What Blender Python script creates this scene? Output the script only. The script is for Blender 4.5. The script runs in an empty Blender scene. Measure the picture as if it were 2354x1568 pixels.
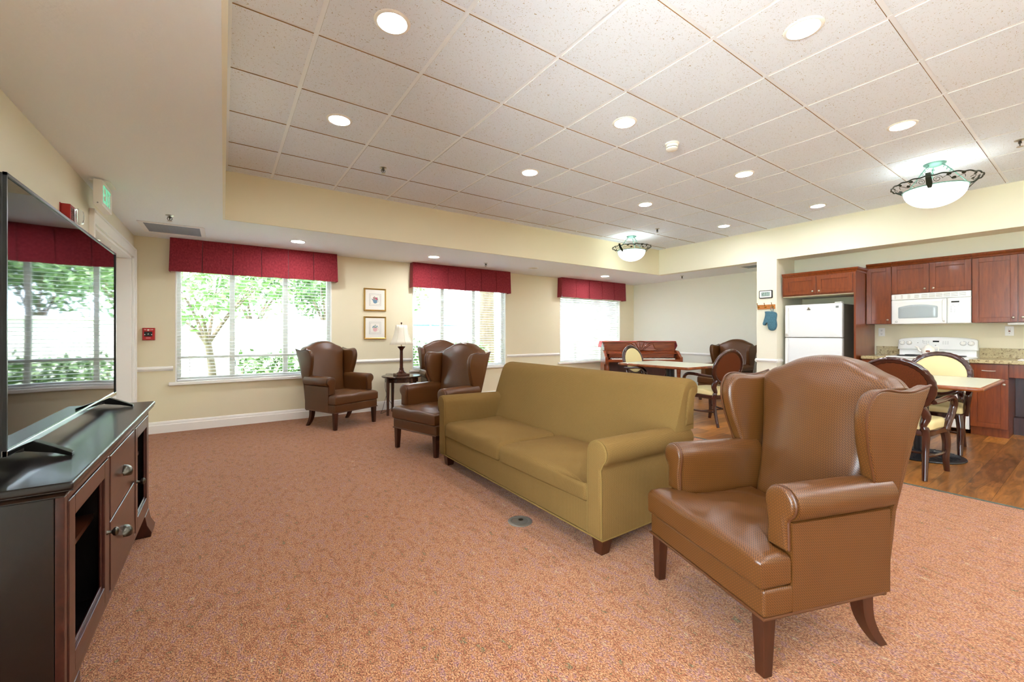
import bpy, bmesh, math, random
from mathutils import Vector, Matrix
random.seed(7)
S = bpy.context.scene
COL = S.collection
PI = math.pi
R = math.radians

# ------------------------------------------------------------------ helpers
def lin(h):
    h = h.lstrip('#'); out = []
    for i in (0, 2, 4):
        c = int(h[i:i+2], 16) / 255
        out.append(c / 12.92 if c <= .04045 else ((c + .055) / 1.055) ** 2.4)
    return (*out, 1.0)

def tag(o, label=None, cat=None, group=None, kind=None):
    if label: o['label'] = label
    if cat: o['category'] = cat
    if group: o['group'] = group
    if kind: o['kind'] = kind
    return o

def empty(name, loc=(0, 0, 0), rz=0, label=None, cat=None, group=None, sc=None):
    o = bpy.data.objects.new(name, None); COL.objects.link(o)
    o.location = loc; o.rotation_euler = (0, 0, R(rz)); o.empty_display_size = .1
    if sc: o.scale = sc
    return tag(o, label, cat, group)

def copy_tree(o, parent=None):
    c = o.copy(); COL.objects.link(c)
    if parent: c.parent = parent
    for ch in list(o.children): copy_tree(ch, c)
    return c

def catmull(pts, n=6, closed=False):
    out = []; m = len(pts)
    rng = range(m) if closed else range(m - 1)
    for i in rng:
        if closed: p0, p1, p2, p3 = pts[i-1], pts[i], pts[(i+1) % m], pts[(i+2) % m]
        else:
            p1, p2 = pts[i], pts[i+1]
            p0 = pts[i-1] if i else p1; p3 = pts[i+2] if i + 2 < m else p2
        for k in range(n):
            t = k / n
            out.append(tuple(.5*((2*b) + (c-a)*t + (2*a-5*b+4*c-d)*t*t + (3*b-a-3*c+d)*t**3) for a, b, c, d in zip(p0, p1, p2, p3)))
    if not closed: out.append(tuple(pts[-1]))
    return out

def arc(cx, cy, r, a0, a1, n=8, ry=None):
    ry = ry or r
    return [(cx + r*math.cos(R(a0+(a1-a0)*i/n)), cy + ry*math.sin(R(a0+(a1-a0)*i/n))) for i in range(n+1)]

def rrect(x0, y0, x1, y1, r, n=4):
    return arc(x1-r, y0+r, r, -90, 0, n) + arc(x1-r, y1-r, r, 0, 90, n) + arc(x0+r, y1-r, r, 90, 180, n) + arc(x0+r, y0+r, r, 180, 270, n)

def inset(poly, d):
    m = len(poly); out = []
    for i in range(m):
        a, b, c = poly[i-1], poly[i], poly[(i+1) % m]
        def nrm(p, q):
            dx, dy = q[0]-p[0], q[1]-p[1]; l = math.hypot(dx, dy) or 1e-9
            return (-dy/l, dx/l)
        n1, n2 = nrm(a, b), nrm(b, c)
        nx, ny = n1[0]+n2[0], n1[1]+n2[1]; l = math.hypot(nx, ny) or 1e-9
        nx, ny = nx/l, ny/l
        k = min(1/max(.35, nx*n1[0]+ny*n1[1]), 1.8)
        out.append((b[0]+nx*d*k, b[1]+ny*d*k))
    return out

class MB:
    def __init__(s): s.bm = bmesh.new(); s.mi = 0
    def face(s, vs):
        try:
            f = s.bm.faces.new(vs); f.material_index = s.mi; return f
        except ValueError: return None
    def box(s, x0, y0, z0, x1, y1, z1):
        v = [s.bm.verts.new(p) for p in ((x0,y0,z0),(x1,y0,z0),(x1,y1,z0),(x0,y1,z0),(x0,y0,z1),(x1,y0,z1),(x1,y1,z1),(x0,y1,z1))]
        for q in ((3,2,1,0),(4,5,6,7),(0,1,5,4),(1,2,6,5),(2,3,7,6),(3,0,4,7)): s.face([v[i] for i in q])
        return s
    def cbox(s, cx, cy, cz, sx, sy, sz): return s.box(cx-sx/2, cy-sy/2, cz-sz/2, cx+sx/2, cy+sy/2, cz+sz/2)
    def loops(s, ls, closed=True, cap=True):
        rings = [[s.bm.verts.new(p) for p in l] for l in ls]
        for a, b in zip(rings, rings[1:]):
            m = len(a)
            for i in range(m if closed else m-1): s.face([a[i], a[(i+1) % m], b[(i+1) % m], b[i]])
        if cap and closed:
            s.face(rings[0][::-1]); s.face(rings[-1])
        return s
    def prism(s, pts, fn, a, b):       # outline pts; fn(u,v,w)->xyz
        return s.loops([[fn(u, v, a) for u, v in pts], [fn(u, v, b) for u, v in pts]])
    def lathe(s, prof, cx=0, cy=0, cz=0, n=24, cap=True):
        return s.loops([[(cx + r*math.cos(2*PI*i/n), cy + r*math.sin(2*PI*i/n), cz + z) for i in range(n)] for r, z in prof], cap=cap)
    def cyl(s, p, q, r, r2=None, n=16): return s.tube([p, q], r, n, r2=r2)
    def tube(s, path, r, n=8, closed=False, r2=None, flat=1.0):
        m = len(path); P = [Vector(p) for p in path]; ls = []; up = None
        for i in range(m):
            if closed: t = P[(i+1) % m] - P[i-1]
            else: t = P[min(i+1, m-1)] - P[max(i-1, 0)]
            t.normalize()
            if up is None:
                up = Vector((0, 0, 1)) if abs(t.z) < .9 else Vector((1, 0, 0))
            a = t.cross(up)
            if a.length < 1e-5: a = t.cross(Vector((1, 0, 0)))
            a.normalize(); b = a.cross(t); up = b
            rr = r(i/(m-1)) if callable(r) else (r if r2 is None else r + (r2-r)*i/(m-1))
            ls.append([tuple(P[i] + a*rr*math.cos(2*PI*k/n) + b*rr*flat*math.sin(2*PI*k/n)) for k in range(n)])
        if closed: ls.append(ls[0]); return s.loops(ls, cap=False)
        return s.loops(ls)
    def sphere(s, c, r, n=12, m=8, sz=1):
        return s.loops([[(c[0]+r*math.sin(PI*max(.02,min(.98,j/m)))*math.cos(2*PI*i/n), c[1]+r*math.sin(PI*max(.02,min(.98,j/m)))*math.sin(2*PI*i/n), c[2]-r*sz*math.cos(PI*j/m)) for i in range(n)] for j in range(m+1)])
    def pillow(s, outl, h0, h1, r, crown=0, fn=None, nr=4, rings=5, back=True, r0=None):
        fn = fn or (lambda a, b, h: (a, b, h))
        cx = sum(p[0] for p in outl)/len(outl); cy = sum(p[1] for p in outl)/len(outl)
        ls = []; r0 = r if r0 is None else r0
        if r0 > 0:
            for k in range(nr+1):
                a = R(90*k/nr); o = inset(outl, r0*(1-math.sin(a)) if k < nr else 0)
                ls.append([(u, v, h0 + r0*(1-math.cos(a))) for u, v in o])
        else: ls.append([(u, v, h0) for u, v in outl])
        for k in range(nr+1):
            a = R(90*k/nr); o = inset(outl, r*(1-math.cos(a)))
            ls.append([(u, v, h1 - r + r*math.sin(a)) for u, v in o])
        o = inset(outl, r)
        for k in range(1, rings):
            sc = 1 - k/rings
            bu = max(abs(u-cx) for u, v in o); bv = max(abs(v-cy) for u, v in o)
            ls.append([(cx+(u-cx)*sc, cy+(v-cy)*sc, h1 + crown*(1-sc**6)*max(0, 1-((u-cx)*sc/bu)**2)*max(0, 1-((v-cy)*sc/bv)**2)) for u, v in o])
        rg = [[s.bm.verts.new(fn(*p)) for p in l] for l in ls]; m = len(outl)
        for a, b in zip(rg, rg[1:]):
            for i in range(m): s.face([a[i], a[(i+1) % m], b[(i+1) % m], b[i]])
        c = s.bm.verts.new(fn(cx, cy, h1+crown))
        for i in range(m): s.face([rg[-1][i], rg[-1][(i+1) % m], c])
        if back: s.face(rg[0][::-1])
        return s
    def build(s, name, mats, parent=None, smooth=None, bev=0, seg=2, sub=0, loc=None, rot=None):
        bm = s.bm
        bmesh.ops.recalc_face_normals(bm, faces=bm.faces[:])
        uv = bm.loops.layers.uv.new('UVMap')
        for f in bm.faces:
            n = f.normal; ax = max(range(3), key=lambda i: abs(n[i]))
            for l in f.loops:
                c = l.vert.co
                l[uv].uv = ((c.y, c.z), (c.x, c.z), (c.x, c.y))[ax]
            if smooth is not None: f.smooth = True
        if smooth is not None:
            for e in bm.edges:
                if len(e.link_faces) == 2 and e.calc_face_angle(0) > R(smooth): e.smooth = False
        me = bpy.data.meshes.new(name); bm.to_mesh(me); bm.free()
        for m in (mats if isinstance(mats, (list, tuple)) else [mats]): me.materials.append(m)
        o = bpy.data.objects.new(name, me); COL.objects.link(o)
        if parent: o.parent = parent
        if loc: o.location = loc
        if rot: o.rotation_euler = [R(a) for a in rot]
        if bev:
            b = o.modifiers.new('Bevel', 'BEVEL'); b.width = bev; b.segments = seg; b.limit_method = 'ANGLE'; b.angle_limit = R(40)
            if smooth is None:
                for p in me.polygons: p.use_smooth = True
                for e in me.edges: e.use_edge_sharp = False
                o.modifiers.new('WN', 'WEIGHTED_NORMAL').keep_sharp = False
        if sub: 
            b = o.modifiers.new('Sub', 'SUBSURF'); b.levels = sub; b.render_levels = sub
        return o

def text_obj(name, txt, size, mat, parent=None, loc=(0,0,0), rot=(90,0,0), ext=.0006, sx=1):
    cu = bpy.data.curves.new(name, 'FONT'); cu.body = txt; cu.size = size; cu.extrude = ext; cu.align_x = 'CENTER'; cu.align_y = 'CENTER'
    t = bpy.data.objects.new(name + '_src', cu); COL.objects.link(t)
    bpy.context.view_layer.update()
    me = bpy.data.meshes.new_from_object(t.evaluated_get(bpy.context.evaluated_depsgraph_get()))
    bpy.data.objects.remove(t)
    me.materials.clear(); me.materials.append(mat)
    o = bpy.data.objects.new(name, me); COL.objects.link(o); o.location = loc; o.rotation_euler = [R(a) for a in rot]; o.scale = (sx, 1, 1)
    if parent: o.parent = parent
    return o

# ------------------------------------------------------------------ materials
class NM:
    def __init__(s, name):
        s.m = bpy.data.materials.new(name); s.m.use_nodes = True
        s.t = s.m.node_tree; s.t.nodes.clear()
        s.out = s.n('ShaderNodeOutputMaterial'); s.b = s.n('ShaderNodeBsdfPrincipled')
        s.l(s.b.outputs[0], s.out.inputs[0]); s._tc = None
    def n(s, typ, **kw):
        o = s.t.nodes.new(typ)
        for k, v in kw.items():
            if k.startswith('i_'): o.inputs[k[2:].replace('_', ' ')].default_value = v
            else: setattr(o, k, v)
        return o
    def l(s, a, b): s.t.links.new(a, b)
    def co(s, kind='UV', scale=(1,1,1), rot=(0,0,0)):
        if not s._tc: s._tc = s.n('ShaderNodeTexCoord')
        mp = s.n('ShaderNodeMapping'); mp.inputs['Scale'].default_value = scale; mp.inputs['Rotation'].default_value = [R(a) for a in rot]
        s.l(s._tc.outputs[kind], mp.inputs[0]); return mp.outputs[0]
    def noise(s, vec, scale, detail=3, rough=.55, dist=0):
        o = s.n('ShaderNodeTexNoise'); o.inputs['Scale'].default_value = scale; o.inputs['Detail'].default_value = detail
        o.inputs['Roughness'].default_value = rough; o.inputs['Distortion'].default_value = dist
        s.l(vec, o.inputs['Vector']); return o
    def ramp(s, fac, stops, interp='LINEAR'):
        o = s.n('ShaderNodeValToRGB'); cr = o.color_ramp; cr.interpolation = interp
        while len(cr.elements) > 1: cr.elements.remove(cr.elements[-1])
        cr.elements[0].position = stops[0][0]; cr.elements[0].color = lin(stops[0][1])
        for p, c in stops[1:]:
            e = cr.elements.new(p); e.color = lin(c)
        s.l(fac, o.inputs[0]); return o.outputs[0]
    def mix(s, fac, a, b, blend='MIX'):
        o = s.n('ShaderNodeMix', data_type='RGBA', blend_type=blend)
        for sock, v in ((o.inputs[0], fac), (o.inputs[6], a), (o.inputs[7], b)):
            if isinstance(v, (int, float)): sock.default_value = v
            elif isinstance(v, str): sock.default_value = lin(v)
            else: s.l(v, sock)
        return o.outputs[2]
    def bump(s, h, strength=.3, dist=.002):
        o = s.n('ShaderNodeBump'); o.inputs['Strength'].default_value = strength; o.inputs['Distance'].default_value = dist
        s.l(h, o.inputs['Height']); s.l(o.outputs[0], s.b.inputs['Normal']); return s
    def set(s, color=None, rough=.5, metal=0, spec=None, emit=None, es=0, coat=0, sheen=0, trans=0, ior=None):
        b = s.b
        if color is not None:
            if isinstance(color, str): b.inputs['Base Color'].default_value = lin(color)
            else: s.l(color, b.inputs['Base Color'])
        b.inputs['Roughness'].default_value = rough; b.inputs['Metallic'].default_value = metal
        if spec is not None: b.inputs['Specular IOR Level'].default_value = spec
        if emit: b.inputs['Emission Color'].default_value = lin(emit); b.inputs['Emission Strength'].default_value = es
        if coat: b.inputs['Coat Weight'].default_value = coat; b.inputs['Coat Roughness'].default_value = .08
        if sheen: b.inputs['Sheen Weight'].default_value = sheen
        if trans: b.inputs['Transmission Weight'].default_value = trans
        if ior: b.inputs['IOR'].default_value = ior
        return s

def flat(name, c, rough=.5, **k):
    return NM(name).set(c, rough, **k).m

def paint(name, c, strength=.12, scale=90):
    q = NM(name).set(c, .75, spec=.25); q.bump(q.noise(q.co('Object'), scale, 3).outputs[0], strength, .002); return q.m

def wood(name, dark, light, rough=.3, scale=(1, 12, 12), coat=0, sc=3):
    q = NM(name); v = q.co('Object', scale)
    n = q.noise(v, sc, 5, .6, .6)
    q.set(q.ramp(n.outputs[0], [(.3, dark), (.72, light)]), rough, coat=coat)
    q.bump(n.outputs[0], .05, .001); return q.m

def emission(name, c, s):
    q = NM(name); q.set('#000000', .5, emit=c, es=s); return q.m

M = {}
M['wall'] = paint('cream_wall_paint', '#E6DDC0')
M['wall_pale'] = paint('pale_wall_paint', '#E8E6D8')
M['wall_head'] = paint('header_wall_paint', '#EDE8D4')
M['soffit'] = paint('soffit_ceiling_paint', '#F0F3F5', .9, 55)
M['white'] = flat('white_trim_paint', '#F2F0EA', .4)
M['white_gloss'] = flat('white_enamel', '#F1F2EF', .18)
M['grid'] = flat('ceiling_grid_white', '#EEF3FB', .4)
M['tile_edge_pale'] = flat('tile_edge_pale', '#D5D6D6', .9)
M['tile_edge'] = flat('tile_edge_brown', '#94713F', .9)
q = NM('acoustic_tile'); v = q.co('UV')
n1 = q.noise(v, 110, 2, .5, 1.6); n2 = q.noise(v, 2.2, 2)
base = q.mix(n2.outputs[0], '#E2EAF8', '#E8EFF9')
fl = q.ramp(n1.outputs[0], [(.0, '#000000'), (.655, '#000000'), (.68, '#FFFFFF')])
q.set(q.mix(fl, base, '#A08C68'), .9, spec=.1)
q.bump(q.noise(v, 160, 2).outputs[0], .3, .002); M['tile'] = q.m
# carpet
q = NM('speckled_carpet'); v = q.co('UV'); v2 = q.co('UV', (1, .55, 1), (0, 0, 25))
a = q.noise(v2, 235, 2, .7); b = q.noise(v2, 62, 4, .75, .5); e = q.noise(v, 300, 1)
c2 = q.noise(q.co('UV', (1, .45, 1), (0, 0, -35)), 27, 3, .6, .4)
hf = q.mix(.55, b.outputs[0], c2.outputs[0])
hue = q.ramp(hf, [(.36, '#75704F'), (.41, '#AC7040'), (.45, '#9C4A2E'), (.48, '#C89A66'), (.505, '#AC563C'), (.53, '#C8985F'), (.56, '#94607A'), (.59, '#BE7C4E'), (.65, '#C8B08A')])
val = q.ramp(a.outputs[0], [(.34, '#6E645E'), (.48, '#C8C0BA'), (.62, '#FFFFFF')])
col = q.mix(1.0, hue, val, 'MULTIPLY'); hi = q.ramp(a.outputs[0], [(.52, '#000000'), (.68, '#A0A0A0')])
col = q.mix(hi, col, '#D8B688')
d = q.noise(v, 1.3, 2); col = q.mix(q.ramp(d.outputs[0], [(.35, '#000000'), (.7, '#444444')]), col, '#B07E56')
q.set(col, .95, spec=.15, sheen=.22)
q.b.inputs['Sheen Tint'].default_value = lin('#F6DDD4')
q.bump(q.mix(.5, a.outputs[0], e.outputs[0]), .8, .006); M['carpet'] = q.m
# plank floor
q = NM('walnut_plank_floor'); v = q.co('UV')
br = q.n('ShaderNodeTexBrick'); br.offset = .37; br.inputs['Scale'].default_value = 1; br.inputs['Mortar Size'].default_value = .0012
br.inputs['Brick Width'].default_value = 1.24; br.inputs['Row Height'].default_value = .168; br.inputs['Color1'].default_value = (0,0,0,1); br.inputs['Color2'].default_value = (1,1,1,1)
br.inputs['Bias'].default_value = 0; q.l(v, br.inputs['Vector'])
g = q.noise(q.co('UV', (1.2, 9, 1)), 2.2, 6, .65, 1.4); g2 = q.noise(q.co('UV', (1, 2.5, 1)), 1.4, 3, .6, 1.0)
grain = q.ramp(g.outputs[0], [(.3, '#2A170B'), (.48, '#56321A'), (.62, '#845026'), (.8, '#643B1C')])
lightc = q.ramp(g.outputs[0], [(.3, '#8A5524'), (.5, '#C07C34'), (.75, '#D0944A')])
col = q.mix(br.outputs[0], grain, lightc); col = q.mix(q.ramp(g2.outputs[0], [(.4, '#000000'), (.66, '#8A8A8A')]), col, '#3B2414')
col = q.mix(br.outputs['Fac'], col, '#20130B')
q.set(col, .32, spec=.45); q.bump(g.outputs[0], .06, .001); M['planks'] = q.m
# brown vinyl with an embossed basket pattern
def vinyl(name, c1, c2, rough):
    q = NM(name); v = q.co('UV', (1,1,1), (0,0,45))
    br = q.n('ShaderNodeTexBrick'); br.offset = .5; br.inputs['Scale'].default_value = 1; br.inputs['Brick Width'].default_value = .016
    br.inputs['Row Height'].default_value = .0065; br.inputs['Mortar Size'].default_value = .0009; br.inputs['Mortar Smooth'].default_value = .6; q.l(v, br.inputs['Vector'])
    n = q.noise(q.co('UV'), 5, 3)
    col = q.mix(n.outputs[0], c1, c2); col = q.mix(br.outputs['Fac'], col, '#74481F')
    q.set(col, rough, spec=.5); q.bump(br.outputs['Fac'], -.5, .002); return q.m
M['vinyl'] = vinyl('brown_embossed_vinyl', '#3F2008', '#4C2A0B', .36)
M['vinyl_plain'] = flat('brown_piping_vinyl', '#4C280F', .36)
# sofa fabric
q = NM('olive_gold_weave'); v = q.co('UV', (1,1,1), (0,0,45))
ck = q.n('ShaderNodeTexChecker'); ck.inputs['Scale'].default_value = 330; q.l(v, ck.inputs['Vector'])
n = q.noise(q.co('UV'), 3.5, 4); n2 = q.noise(q.co('UV', (1, .2, 1)), 160, 2)
col = q.mix(n.outputs[0], '#583F1A', '#6C4F26'); col = q.mix(q.ramp(n2.outputs[0], [(.45, '#000000'), (.7, '#777777')]), col, '#473216')
col = q.mix(ck.outputs['Fac'], col, '#80653A')
q.set(col, .95, spec=.1); q.bump(ck.outputs['Fac'], .25, .001); M['sofa'] = q.m
M['sofa_pipe'] = flat('olive_piping', '#7A6032', .9, spec=.15)
M['leg_wood'] = wood('brown_leg_wood', '#2E1409', '#45200F', .3, (8, 8, 1))
M['espresso'] = wood('espresso_stained_wood', '#070303', '#0F0706', .32, (10, 1, 10), coat=.25)
M['espresso_front'] = wood('espresso_front_wood', '#2A110D', '#431E17', .28, (10, 1, 10), coat=.3)
M['black_in'] = flat('dark_interior', '#0C0807', .6)
M['black'] = flat('black_plastic', '#0B0B0C', .3)
M['screen'] = flat('glossy_screen', '#404044', .03, metal=1)
M['chrome'] = flat('chrome', '#D8DADC', .12, metal=1)
M['nickel'] = flat('brushed_nickel', '#C9C2B4', .28, metal=1)
M['pewter'] = flat('dark_pewter', '#5E5B52', .3, metal=1)
M['red'] = flat('alarm_red', '#B5141B', .35)
M['red_dark'] = flat('strobe_red', '#A31A12', .4)
M['clear'] = NM('clear_plastic').set('#F4F6F6', .08, trans=.85, ior=1.45).m
M['exit_green'] = emission('exit_green', '#7FEAB4', .16)
M['gold'] = flat('gold_picture_frame', '#C6A055', .35, metal=.75)
M['mat'] = flat('white_picture_mat', '#EFEDE4', .8)
M['paper'] = flat('art_paper', '#F1EEE4', .8)
M['cherry'] = wood('cherry_cabinet_wood', '#6C2D0E', '#8A4418', .28, (14, 14, 1.3), coat=.3)
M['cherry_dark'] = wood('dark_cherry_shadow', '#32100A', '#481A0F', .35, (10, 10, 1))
M['mahog'] = wood('mahogany_chair_wood', '#2A100A', '#451B10', .18, (4, 4, 4), coat=.6)
M['piano'] = wood('piano_wood', '#6A2A12', '#9A4A22', .25, (1, 8, 14), coat=.4)
M['cream_v'] = flat('cream_vinyl', '#DBCB94', .38)
q = NM('brown_tweed'); n = q.noise(q.co('UV'), 330, 2, .8)
q.set(q.ramp(n.outputs[0], [(.38, '#2E1208'), (.52, '#5C2A10'), (.66, '#8A4A1C')]), .8, spec=.2); M['tweed'] = q.m
M['laminate'] = flat('table_laminate', '#C9CBB4', .28)
M['table_edge'] = wood('table_edge_wood', '#6A3116', '#96542A', .25, (3, 3, 3))
M['iron'] = flat('black_iron', '#15151A', .42)
M['verdigris'] = flat('verdigris_metal', '#6F9A8E', .5, metal=.4)
M['bronze'] = flat('dark_green_bronze', '#2C342A', .4, metal=.6)
M['bowl'] = emission('lit_bowl_glass', '#F6FFF6', 1.1)
M['lamp_lens'] = emission('downlight_lens', '#F8FAFF', 40)
M['lamp_lens_dim'] = emission('downlight_lens_soffit', '#F8FAFF', 60)
M['lampshade'] = NM('ivory_lampshade').set('#F0EAD8', .85, spec=.1).m
M['seam'] = flat('ivory_seam', '#CFC6AC', .8)
M['lamp_brown'] = flat('lamp_bronze', '#4B2414', .25, metal=.3)
M['end_wood'] = wood('end_table_wood', '#2C1A12', '#4A2C1C', .22, (6, 6, 2), coat=.4)
q = NM('burgundy_valance'); n = q.noise(q.co('UV', (1, .6, 1)), 55, 4, .7); n3 = q.noise(q.co('UV'), 300, 1)
q.set(q.ramp(n.outputs[0], [(.3, '#761E28'), (.6, '#92323A'), (.8, '#A64A50')]), .9, spec=.15, sheen=.2); q.bump(n3.outputs[0], .3, .001); M['valance'] = q.m
M['slat'] = NM('white_blind_slat').set('#F5F6F7', .45).m
q = NM('granite'); n = q.noise(q.co('Object'), 26, 6, .75, .6); n2 = q.noise(q.co('Object'), 5, 3, .6, 1)
col = q.ramp(n.outputs[0], [(.3, '#3E3425'), (.42, '#8A7650'), (.5, '#C9B98C'), (.6, '#A3906A'), (.72, '#DDD3B4')])
q.set(q.mix(q.ramp(n2.outputs[0], [(.5, '#000000'), (.75, '#999999')]), col, '#5E553F'), .2); M['granite'] = q.m
q = NM('textured_fridge_white'); q.set('#EDEFEE', .32); q.bump(q.noise(q.co('Object'), 260, 2).outputs[0], .12, .001); M['fridge'] = q.m
M['fridge_side'] = flat('fridge_side_grey', '#8C887A', .5)
M['grey'] = flat('grey_print', '#7F8284', .5)
M['mw_glass'] = flat('microwave_window', '#AEB9BC', .2)
M['display'] = flat('dark_display', '#10181A', .15)
M['lcd'] = flat('lcd_glass', '#A9BDB4', .25)
M['lcd_ink'] = flat('lcd_digits', '#36484A', .5)
M['pine'] = wood('oak_rack_wood', '#A8622C', '#C98344', .4, (4, 1, 8))
M['brass'] = flat('brass', '#C39A4C', .25, metal=1)
M['porcelain'] = flat('white_porcelain', '#F3EFE4', .15)
q = NM('teal_mitt'); n = q.noise(q.co('Object'), 120, 3, .7); q.set(q.ramp(n.outputs[0], [(.35, '#315B6C'), (.7, '#5A8798')]), .9, sheen=.2); q.bump(n.outputs[0], .3, .003); M['mitt'] = q.m
M['cloth_red'] = flat('red_piano_cloth', '#C0202C', .8, sheen=.2)
M['ivory_key'] = flat('white_piano_keys', '#EDEBE0', .25)
M['steel_plate'] = NM('worn_floor_plate').set('#9A968C', .35, metal=.7).m
M['cord'] = flat('black_cord', '#161412', .5)
M['strip'] = flat('transition_strip', '#4C564E', .5)
M['vent'] = flat('vent_grey', '#9AA0A6', .6)
M['dark_hole'] = flat('vent_shadow', '#3A3D42', .8)
M['rose'] = flat('art_rose', '#C05070', .8); M['blue'] = flat('art_blue', '#6F8FA8', .8); M['pink'] = flat('art_pink', '#DDB0B0', .8); M['sage'] = flat('art_sage', '#8FA08A', .8)
# thin window glass
q = NM('window_glass'); tr = q.n('ShaderNodeBsdfTransparent'); gl = q.n('ShaderNodeBsdfGlossy'); gl.inputs['Roughness'].default_value = .02
fr = q.n('ShaderNodeFresnel'); fr.inputs[0].default_value = 1.35; tr.inputs[0].default_value = (.72, .73, .74, 1); mx = q.n('ShaderNodeMixShader')
q.l(fr.outputs[0], mx.inputs[0]); q.l(tr.outputs[0], mx.inputs[1]); q.l(gl.outputs[0], mx.inputs[2]); q.l(mx.outputs[0], q.out.inputs[0]); M['glass'] = q.m
q = NM('clear_window_glass'); tr = q.n('ShaderNodeBsdfTransparent'); gl = q.n('ShaderNodeBsdfGlossy'); gl.inputs['Roughness'].default_value = .02
fr = q.n('ShaderNodeFresnel'); fr.inputs[0].default_value = 1.35; mx = q.n('ShaderNodeMixShader')
q.l(fr.outputs[0], mx.inputs[0]); q.l(tr.outputs[0], mx.inputs[1]); q.l(gl.outputs[0], mx.inputs[2]); q.l(mx.outputs[0], q.out.inputs[0]); M['clear_glass'] = q.m
# outdoor
q = NM('lawn'); n = q.noise(q.co('Object'), 6, 4); q.set(q.ramp(n.outputs[0], [(.35, '#7C9658'), (.7, '#A6B884')]), .9); M['lawn'] = q.m
def leaf(name, a, b):
    q = NM(name); n = q.noise(q.co('Object'), 3, 3); q.set(q.ramp(n.outputs[0], [(.3, a), (.7, b)]), .6); return q.m
M['leaf'] = leaf('garden_leaves', '#354F2A', '#65824E'); M['leaf2'] = leaf('tree_leaves', '#3F5E32', '#769658')
M['bark'] = wood('tree_bark', '#4A3D30', '#6E5F4E', .9, (6, 6, 1)); M['fencewhite'] = flat('white_garden_wall', '#E6E4DE', .8)
M['umb'] = flat('blue_patio_canvas', '#3F6A9C', .8); M['concrete'] = flat('garden_path', '#DAD7CF', .9)

# ------------------------------------------------------------------ room constants
XL, YW, ZS, XB, XT0, YT, XT, ZC = -.867, 6.567, 2.36, 8.102, .014, 5.114, 7.07, 2.852
YB = -3.0; XK = 8.0; XR = 4.5; ZR = .778

def struct(o): o['kind'] = 'structure'; return o
def sbox(name, b, mat, **k): return struct(MB().box(*b).build(name, mat, **k))

# ------------------------------------------------------------------ room shell
sbox('floor_carpet', (XL, YB, -.1, XR, YW, 0), M['carpet'])
sbox('floor_planks', (XR, YB, -.1, XB+.2, YW, 0), M['planks'])
sbox('trim_1', (XR-.012, YB, 0, XR+.012, YW-.02, .004), M['strip'])

WIN = [(-.487, 1.311), (2.555, 4.40), (5.76, 7.61)]; WZ0, WZ1 = .61, 2.06
b = MB(); T = .15
xs = [XL-.15] + [e for w in WIN for e in w] + [XB+.2]
for i in range(0, len(xs), 2): b.box(xs[i], YW, -.1, xs[i+1], YW+T, 3.1)
for x0, x1 in WIN: b.box(x0, YW, -.1, x1, YW+T, WZ0); b.box(x0, YW, WZ1, x1, YW+T, 3.1)
struct(b.build('wall_back', M['wall']))
# left wall with the door opening
DY0, DY1, DZ = 4.66, 6.43, 2.09
LW = (-1.0, 1.1)  # opening for the added fill window, out of view
b = MB()
b.box(XL-.25, YB-.15, -.1, XL, LW[0], 3.1).box(XL-.25, LW[0], -.1, XL, LW[1], .35).box(XL-.25, LW[0], 2.2, XL, LW[1], 3.1).box(XL-.25, LW[1], -.1, XL, DY0, 3.1).box(XL-.25, DY1, -.1, XL, YW+T, 3.1).box(XL-.25, DY0, DZ, XL, DY1, 3.1).box(XL-.27, DY0, -.1, XL-.2, DY1, DZ)
struct(b.build('wall_left', M['wall_head']))
sbox('wall_right', (XB, YB, -.1, XB+.2, YW, 3.1), M['wall_pale'])
# wall behind the camera, unseen side window added at left for fill light
sbox('wall_front', (XL-.25, YB-.15, -.1, XB+.2, YB, 3.1), M['wall_head'])
f = MB(); xa, xb = XL-.13, XL-.07
for y in (LW[0], .1, LW[1]-.05): f.box(xa, y, .35, xb, y+.05, 2.2)
f.box(xa, LW[0], .35, xb, LW[1], .40).box(xa, LW[0], 2.15, xb, LW[1], 2.2)
w = struct(f.build('window_4', M['white']))
MB().box(XL-.102, LW[0]+.02, .37, XL-.098, LW[1]-.02, 2.18).build('pane', M['clear_glass'], w)
# dropped ceilings, tray sides, header, pier
ZT = ZC + .015
sbox('ceiling_left', (XL, YB, ZS, XT0-.02, YW, ZS+.04), M['soffit'])
sbox('ceiling_back', (XT0-.02, YT+.02, ZS, XB, YW, ZS+.04), M['soffit'])
sbox('ceiling_nook', (XT+.12, 3.28, ZS, XB, YT+.02, ZS+.04), M['soffit'])
sbox('ceiling_kitchen', (XT+.12, YB, ZS+.045, XB, 3.0, ZS+.085), M['wall_head'])
sbox('wall_tray_left', (XT0-.02, YB, ZS, XT0, YT, ZC+.1), M['wall_head'])
sbox('wall_tray_back', (XT0-.02, YT, ZS, XT+.12, YT+.02, ZC+.1), M['wall'])
sbox('wall_header', (XT, YB, ZS, XT+.12, YT, ZC+.1), M['wall_head'])
struct(MB().box(XT, 2.985, 0, XB, 3.28, ZS).box(XT+.12, 2.985, ZS, XB, 3.28, ZS+.1).build('wall_pier', M['wall_head']))
sbox('wall_kitchen', (XK, YB, 0, XB, 2.985, ZS+.1), M['wall'])
sbox('wall_soffit', (7.70, YB, 2.165, XK, 2.985, ZS+.1), M['wall_pale'])
sbox('sun_block_roof', (XL-.6, YB-.5, 3.1, XB+.6, YW+.75, 3.3), M['white'])  # unseen slab added over the rooms to block the sun
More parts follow.
